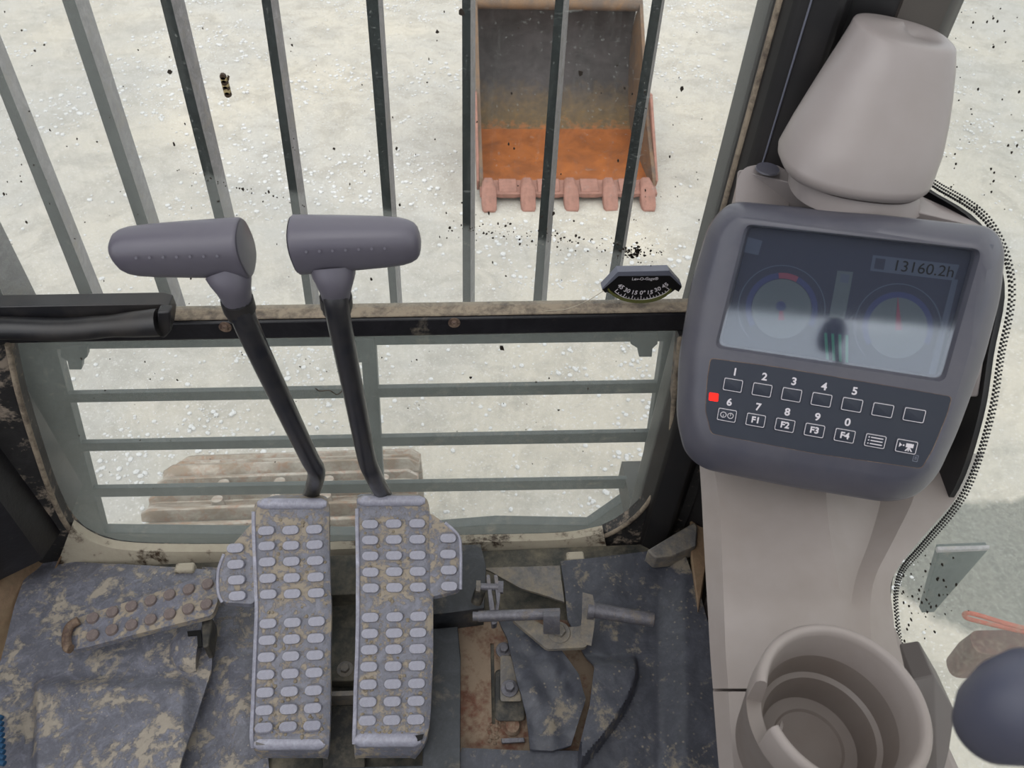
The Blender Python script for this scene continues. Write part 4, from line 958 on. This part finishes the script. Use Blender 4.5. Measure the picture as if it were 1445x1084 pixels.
for row in (kx, ky):
    for i, q in enumerate(row):
        m = frame(mp(q.x, q.y, .0004), EX, EY, EN)
        if key_src is None:
            key_src = mesh('key', loft([rr2(sw + .0008, shh + .0008, .0016, -.0003), rr2(sw + .0006, shh + .0006, .0016, .0006), rr2(sw, shh, .0014, .0009)]), 'panel', None, loc=(0, 0, 0)); key_src.parent = mon; key_src.matrix_local = Matrix.Translation(-org(mon)) @ m; kk = key_src
            ring_src = mesh('key_border', prism(rr2(sw - .0002, shh - .0002, .0014, .0013), (0, 0, -.0005), [rr2(sw - .00065, shh - .00065, .0011, .0013)]), 'white', None, loc=(0, 0, 0), smooth=False); ring_src.parent = kk
        else:
            kk = place(key_src, 'key', m, mon); c = ring_src.copy(); COL.objects.link(c); c.parent = kk
        if row is ky:
            def kt(s, size): 
                c = bpy.data.curves.new('key_text', 'FONT'); c.body = s; c.size = size; c.align_x = 'CENTER'; c.align_y = 'CENTER'; c.offset = .00024; c.extrude = .0001; c.materials.append(M['white'])
                o = bpy.data.objects.new('key_text', c); COL.objects.link(o); o.parent = kk; o.location = (0, 0, .00125)
            def kicon(vfs): o = mesh('key_icon', join(*vfs), 'white', None, loc=(0, 0, 0), smooth=False); o.parent = kk; o.location = (0, 0, 0)
            def rc(x0, x1, y0, y1): return bx(x0, x1, y0, y1, .0010, .00135)
            if 1 <= i <= 4: kt('F%d' % i, .0078)
            elif i == 0:
                vv = []
                for cx in (-.0031, .0031):
                    C2 = lambda r: [(cx + r * math.cos(a), r * math.sin(a), .00135) for a in (6.2832 * j / 20 for j in range(20))]
                    vv.append(prism(C2(.0027), (0, 0, -.0004), [C2(.0022)]))
                vv += [rc(-.0033, -.0029, -.0020, .0002), rc(.0029, .0033, -.0002, .0020)]; kicon(vv)
            elif i == 5: kicon([rc(-.0038, .0058, y - .0004, y + .0004) for y in (-.0028, 0, .0028)] + [rc(-.0058, -.0048, y - .0005, y + .0005) for y in (-.0028, 0, .0028)])
            else: kicon([rc(-.0006, .0052, -.0004, .0030), prism([(-.0058, .0028, .00135), (-.0058, -.0012, .00135), (-.0036, .0008, .00135)], (0, 0, -.0003)), rc(-.0030, -.0018, .0002, .0014), prism([(.0012, -.0004, .00135), (.0028, -.0004, .00135), (.0052, -.0038, .00135), (.0040, -.0038, .00135), (.0022, -.0014, .00135), (.0004, -.0038, .00135), (-.0008, -.0038, .00135)], (0, 0, -.0003)), rc(.0016, .0024, -.0038, -.0004)])
for s, (x, y) in zip('1234567890', ((243, 108), (420, 137), (597, 165), (778, 195), (961, 223), (209, 289), (382, 318), (557, 348), (738, 378), (918, 410))):
    text('numeral', s, .0092, ttm(980 + x / 4.25, 500 + y / 4.25, .0006), mon, off=.00023)
text('small_mark', '8', .004, ttm(1292, 647, .0006), mon, 'gaugetop'); 
rr = rr2(.0020, .0030, .0006, .0)
mesh('mark_outline', prism([MC + (mp(1292, 647, .0006) - MC) + EX * x + EY * y for x, y, z in rr], -EN * .0002, [[mp(1292, 647, .0006) + EX * x * .75 + EY * y * .82 for x, y, z in rr]]), 'gaugetop', mon, smooth=False)
lp = [(1001, 554), (1014, 556), (1013, 567), (1000, 565)]
mesh('warning_lamp', prism(rnd([mp(u, v, .0012) for u, v in lp], .001, 3), -EN * .001), 'led', mon, label='glowing red warning lamp')

# --- cup holder
cup = thing('cup_holder', 'grey plastic cup holder with a handle gap on its left side', 'cup holder', D(1192, 988, .5) + Vector((0, 0, -.075)))
CC = D(1192, 990, .50); r0 = .0555
def azi(u, v): p = PZ(u, v, CC.z) - CC; return math.degrees(math.atan2(p.y, p.x)) % 360
aa, ab = azi(1080, 962), azi(1100, 1022)
def arcring(r, z, angs): return [CC + Vector((r * math.cos(a), r * math.sin(a), z)) for a in angs]
n = 72
start, end = ab - 360, aa            # solid arc from ab round to aa
ang = [math.radians(start + (end - start) * j / n) for j in range(n + 1)]
profU = [(r0, -.030), (r0 + .0005, -.004), (r0 - .0015, -.0005), (r0 - .004, 0), (r0 - .0062, -.0015), (r0 - .0075, -.006), (r0 - .010, -.030)]
rings = [[CC + Vector((r * math.cos(a), r * math.sin(a), z)) for r, z in profU] for a in ang]
mesh('rim_wall', loft(rings), 'beige', cup, ang=50)
full = [math.radians(360 * j / 72) for j in range(72)]
profL = [(r0, -.030), (r0 - .006, -.085), (0.0002, -.085), (.0002, -.076), (.012, -.076), (.024, -.077), (.0255, -.075), (.034, -.075), (.0365, -.060), (.039, -.052), (r0 - .013, -.050), (r0 - .010, -.030)]
rings = [[CC + Vector((r * math.cos(a), r * math.sin(a), z)) for a in full] for r, z in profL + profL[:1]]
mesh('cup_body', loft(rings, cap=False), 'cupin', cup, ang=40)
mesh('mount_boss', disc(CC + Vector((.01, .01, -.0855)), (0, 0, -1), .040, .05, 32), 'beige', cup, bev=.003)
# bracket behind the cup at its right
hb = [D(u, v, z) for u, v, z in ((1288, 958, .545), (1318, 953, .545), (1348, 1005, .53), (1340, 1060, .51), (1325, 1120, .49), (1270, 1120, .49), (1300, 1010, .53))]
mesh('holder_bracket', prism(hb, (.02, .04, -.03)), 'cheek', cup, bev=.003)
mesh('holder_cheek', prism([D(u, v, z) for u, v, z in ((1090, 1052, .502), (1102, 1022, .50), (1104, 1030, .50), (1094, 1070, .505))], (.01, .01, -.02)), 'beige', cup)

# --- joystick knob at the bottom right, close to the camera
jk = D(1453, 990, .26)
js = thing('joystick', 'dark blue-grey joystick knob in the bottom right corner', 'joystick', jk + Vector((.02, 0, -.12)))
rings = []
for z, r in ((-.030, .005), (-.029, .008), (-.025, .012), (-.015, .0158), (-.002, .017), (.008, .0154), (.015, .0104), (.0175, .005), (.0182, .001)):
    rings.append([jk + Vector((r * math.cos(a) * 1.02 + z * .1, r * math.sin(a), z * 1.0)) for a in (6.2832 * j / 32 for j in range(32))])
mesh('knob', loft(rings), 'knob', js, ang=70)
mesh('stem', tube([jk + Vector((0, -.006, -.006)), jk + Vector((.01, -.05, -.04)), jk + Vector((.012, -.09, -.12)), jk + Vector((.012, -.09, -.16))], .005, 14), 'black', js)

ja = jk + Vector((.012, -.09, -.16)); am = thing('armrest_console', 'dark armrest console under the joystick at the lower right', 'armrest', (ja.x, ja.y - .2, 0))
mesh('arm_pad', bx(ja.x - .05, ja.x + .06, ja.y - .35, ja.y + .05, ja.z - .05, ja.z), 'housing', am, bev=.01); mesh('pedestal', bx(ja.x - .03, ja.x + .04, ja.y - .32, ja.y - .10, 0, ja.z - .045), 'pillar', am, bev=.005)
mesh('boot', disc(ja, (0, 0, 1), .03, .035, 24, .008), 'black', js)
mesh('pedestal', bx(.37, .492, .02, .56, 0, .27), 'beige', cs, bev=.01)
mesh('trim_11', bx(.30, .52, .66, .84, -.06, -.001), 'pillar', kind='structure')
# ================================================================== inclinometer on the glass
gg = thing('inclinometer', 'small black tilt gauge with white degree scale stuck on the windscreen', 'gauge', PY(905, 405, .69))
GY = .690
gp = lambda u, v, d=0: PY(u, v, GY - d)
gx = lambda x: 840 + x / 10.32
face = [(300, 200), (1100, 195), (1265, 370), (1210, 435), (1150, 415)] 
body = [(105, 385), (330, 185), (1090, 175), (1262, 360), (1215, 432), (1160, 402)] + [(650 + 520 * math.cos(math.radians(a)), 335 + 235 * math.sin(math.radians(a))) for a in (25, 45, 60, 75, 90, 105, 120, 135, 155)] + [(190, 420), (150, 450), (105, 410)]
mesh('gauge_body', prism([gp(gx(x), 370 + y / 10.32) for x, y in body], (0, .010, 0)), 'gaugeface', gg, smooth=False)
top = [(95, 390), (330, 140), (1075, 125), (1255, 330), (1262, 362), (1090, 200), (340, 205), (115, 400)]
mesh('top_edge', prism([gp(gx(x), 370 + y / 10.32, .001) for x, y in top], (0, .011, 0)), 'gaugetop', gg, bev=.0004)
arcb = [(650 + 500 * math.cos(math.radians(a)), 310 + 290 * math.sin(math.radians(a))) for a in range(20, 161, 7)] + [(650 + 480 * math.cos(math.radians(a)), 300 + 258 * math.sin(math.radians(a))) for a in range(160, 19, -7)]
mesh('liquid_tube', prism([gp(gx(x), 370 + y / 10.32, .0015) for x, y in arcb], (0, .003, 0)), 'liquid', gg)
def gline(p, q, w_=9):
    a, b = Vector((*p, 0)), Vector((*q, 0)); d = (b - a).normalized(); s = Vector((-d.y, d.x, 0)) * w_ / 2
    return prism([gp(gx(c.x), 370 + c.y / 10.32, .0004) for c in (a + s, b + s, b - s, a - s)], (0, .0003, 0))
arcp = []
cxg, cyg = 678, 120; 
TK = [(285, 430), (325, 462), (365, 490), (408, 508), (440, 525), (482, 535), (528, 542), (570, 547), (620, 549), (665, 549), (710, 547), (758, 540), (808, 530), (855, 517), (900, 505), (950, 485), (993, 466), (1035, 440), (1082, 403)]
lines = [gline(a, b, 8) for a, b in zip(TK, TK[1:])]
for i, (x, y) in enumerate(TK):
    L = 58 if i % 3 == 0 else 28; d = Vector((cxg - x, (cyg - y), 0)).normalized(); lines.append(gline((x, y), (x + d.x * L, y + d.y * L), 9))
mesh('scale_lines', join(*lines), 'white', gg, smooth=False, kind='stuff')
for s, x, y, r in (('45', 372, 358, -40), ('30', 463, 415, -25), ('15', 570, 445, -8), ('0\u00b0', 690, 448, 0), ('15', 795, 442, 5), ('30', 908, 398, 25), ('45', 1018, 340, 42)):
    m = Matrix.Translation(gp(gx(x), 370 + y / 10.32, .0005)) @ Matrix.Rotation(math.radians(90), 4, 'X') @ Matrix.Rotation(math.radians(r), 4, 'Z')
    text('scale_numeral', s, .0078, m, gg, off=.0001)
text('gauge_title', 'Lev-O-Gage\u00ae', .0054, Matrix.Translation(gp(gx(725), 370 + 245 / 10.32, .0005)) @ Matrix.Rotation(math.radians(90), 4, 'X'), gg)

# ================================================================== dirt on the glass, bits and pieces
sp_ = []
def fleck(u, v, s, k=1.0, yy=.6985):
    p = PY(u, v, yy); pts = []; m = random.randint(5, 7); rot = random.random() * 6.28
    for j in range(m): a = rot + 6.2832 * j / m; r = s * random.uniform(.45, 1.25); pts.append(p + Vector((math.cos(a) * r, 0, math.sin(a) * r * k)))
    return prism(pts, (0, .0008, 0))
for i in range(150): sp_.append(fleck(random.uniform(5, 1000), random.uniform(12, 430), random.choice((.0004, .0006, .0008, .0012)), random.uniform(.8, 2.2)))
for i in range(120):
    u = random.uniform(630, 935); sp_.append(fleck(u, 318 + (u - 630) * .13 + random.gauss(0, 9), random.choice((.0006, .0009, .0014)), random.uniform(.6, 1.4)))
for i in range(60): sp_.append(fleck(random.gauss(895, 9), random.gauss(358, 5), random.uniform(.0007, .0022), random.uniform(.6, 1.2)))
for i in range(22): t_ = random.random(); sp_.append(fleck(lerp(245, 435, t_), lerp(238, 292, t_) + random.gauss(0, 2), random.uniform(.0005, .0011), 1))
for u, v, s in ((240, 102, .0024), (819, 103, .0022), (651, 17, .003), (962, 125, .0022), (781, 302, .002), (810, 312, .0018), (560, 210, .0015), (617, 45, .0015)): sp_.append(fleck(u, v, s, 1.3))
for i in range(70): sp_.append(fleck(random.uniform(100, 940), random.uniform(488, 740), random.choice((.0005, .0007, .0011)), random.uniform(.7, 2)))
sp_.append(fleck(708, 491, .005, 1)); sp_.append(fleck(664, 533, .0022, 1)); sp_.append(fleck(775, 534, .002, 1)); sp_.append(fleck(788, 579, .002, 1.))
o = mesh('dirt_specks', join(*sp_), 'speck', kind='stuff', smooth=False); tag(o, 'dark specks of dirt stuck to the inside of the windscreen', 'dirt')
s2 = []
def fleckx(u, v, s): 
    p = PX(u, v, .5030); return prism([p + Vector((0, math.cos(a) * s * random.uniform(.5, 1.2), math.sin(a) * s * random.uniform(.5, 1.2))) for a in (6.2832 * j / 6 for j in range(6))], (-.0006, 0, 0))
for i in range(60): s2.append(fleckx(random.uniform(1330, 1445), random.uniform(10, 300), random.choice((.0006, .0009, .0014))))
for i in range(60): s2.append(fleckx(random.gauss(1310, 25), random.gauss(840, 30), random.choice((.0006, .0012, .002))))
o = mesh('dirt_specks', join(*s2), 'speck', kind='stuff', smooth=False); tag(o, 'brown specks of dirt on the right side window', 'dirt')
bug = thing('dead_insect', 'striped dead insect stuck to the windscreen above the left lever grip', 'insect', PY(319, 120, .697))
for k in range(7):
    u, v = 315 + k * 1.1, 107 + k * 4.2; mesh('body_segment', disc(PY(u, v, .6985), (0, -1, 0), .0036 if k else .003, .003, 12, .0026), 'bug' if k % 2 == 0 else 'bugpale', bug)
mesh('wing', prism([PY(u, v, .697) for u, v in ((321, 106), (324, 108), (323, 114), (320, 112))], (0, .0006, 0)), 'bug', bug)
o = mesh('grass_stalk', tube(smoothpath([PY(445, 548, .697), PY(452, 552, .697), PY(465, 551, .694), PY(476, 557, .695), (PY(486, 548, .697))], 4), .0006, 6), 'bug'); tag(o, 'thin dry grass stalk on the lower window between the levers', 'stalk')
o = mesh('loose_thread', tube(smoothpath([PY(852, 410, .69), PY(830, 424, .69), PY(800, 436, .688), PY(770, 439, .687)], 4), .0004, 6), 'frametan'); tag(o, 'thin pale thread hanging from the left of the tilt gauge', 'thread')
o = thing('blue_strap', 'blue woven strap edge in the bottom left corner', 'strap', PZ(0, 1050, .05))
for k in range(9): mesh('rib', tube([PZ(-12, 1008 + k * 8, .06), PZ(3 + k * .45, 1014 + k * 8, .06)], .0032, 8), 'blue', o)

# lettering becomes ordinary mesh parts
dg = bpy.context.evaluated_depsgraph_get()
for o in [o for o in bpy.data.objects if o.type == 'FONT']:
    me = bpy.data.meshes.new_from_object(o.evaluated_get(dg)); c = bpy.data.objects.new(o.name, me); nm = o.name
    par, ml = o.parent, o.matrix_local.copy(); bpy.data.objects.remove(o); c.name = nm; COL.objects.link(c); c.parent = par; c.matrix_local = ml
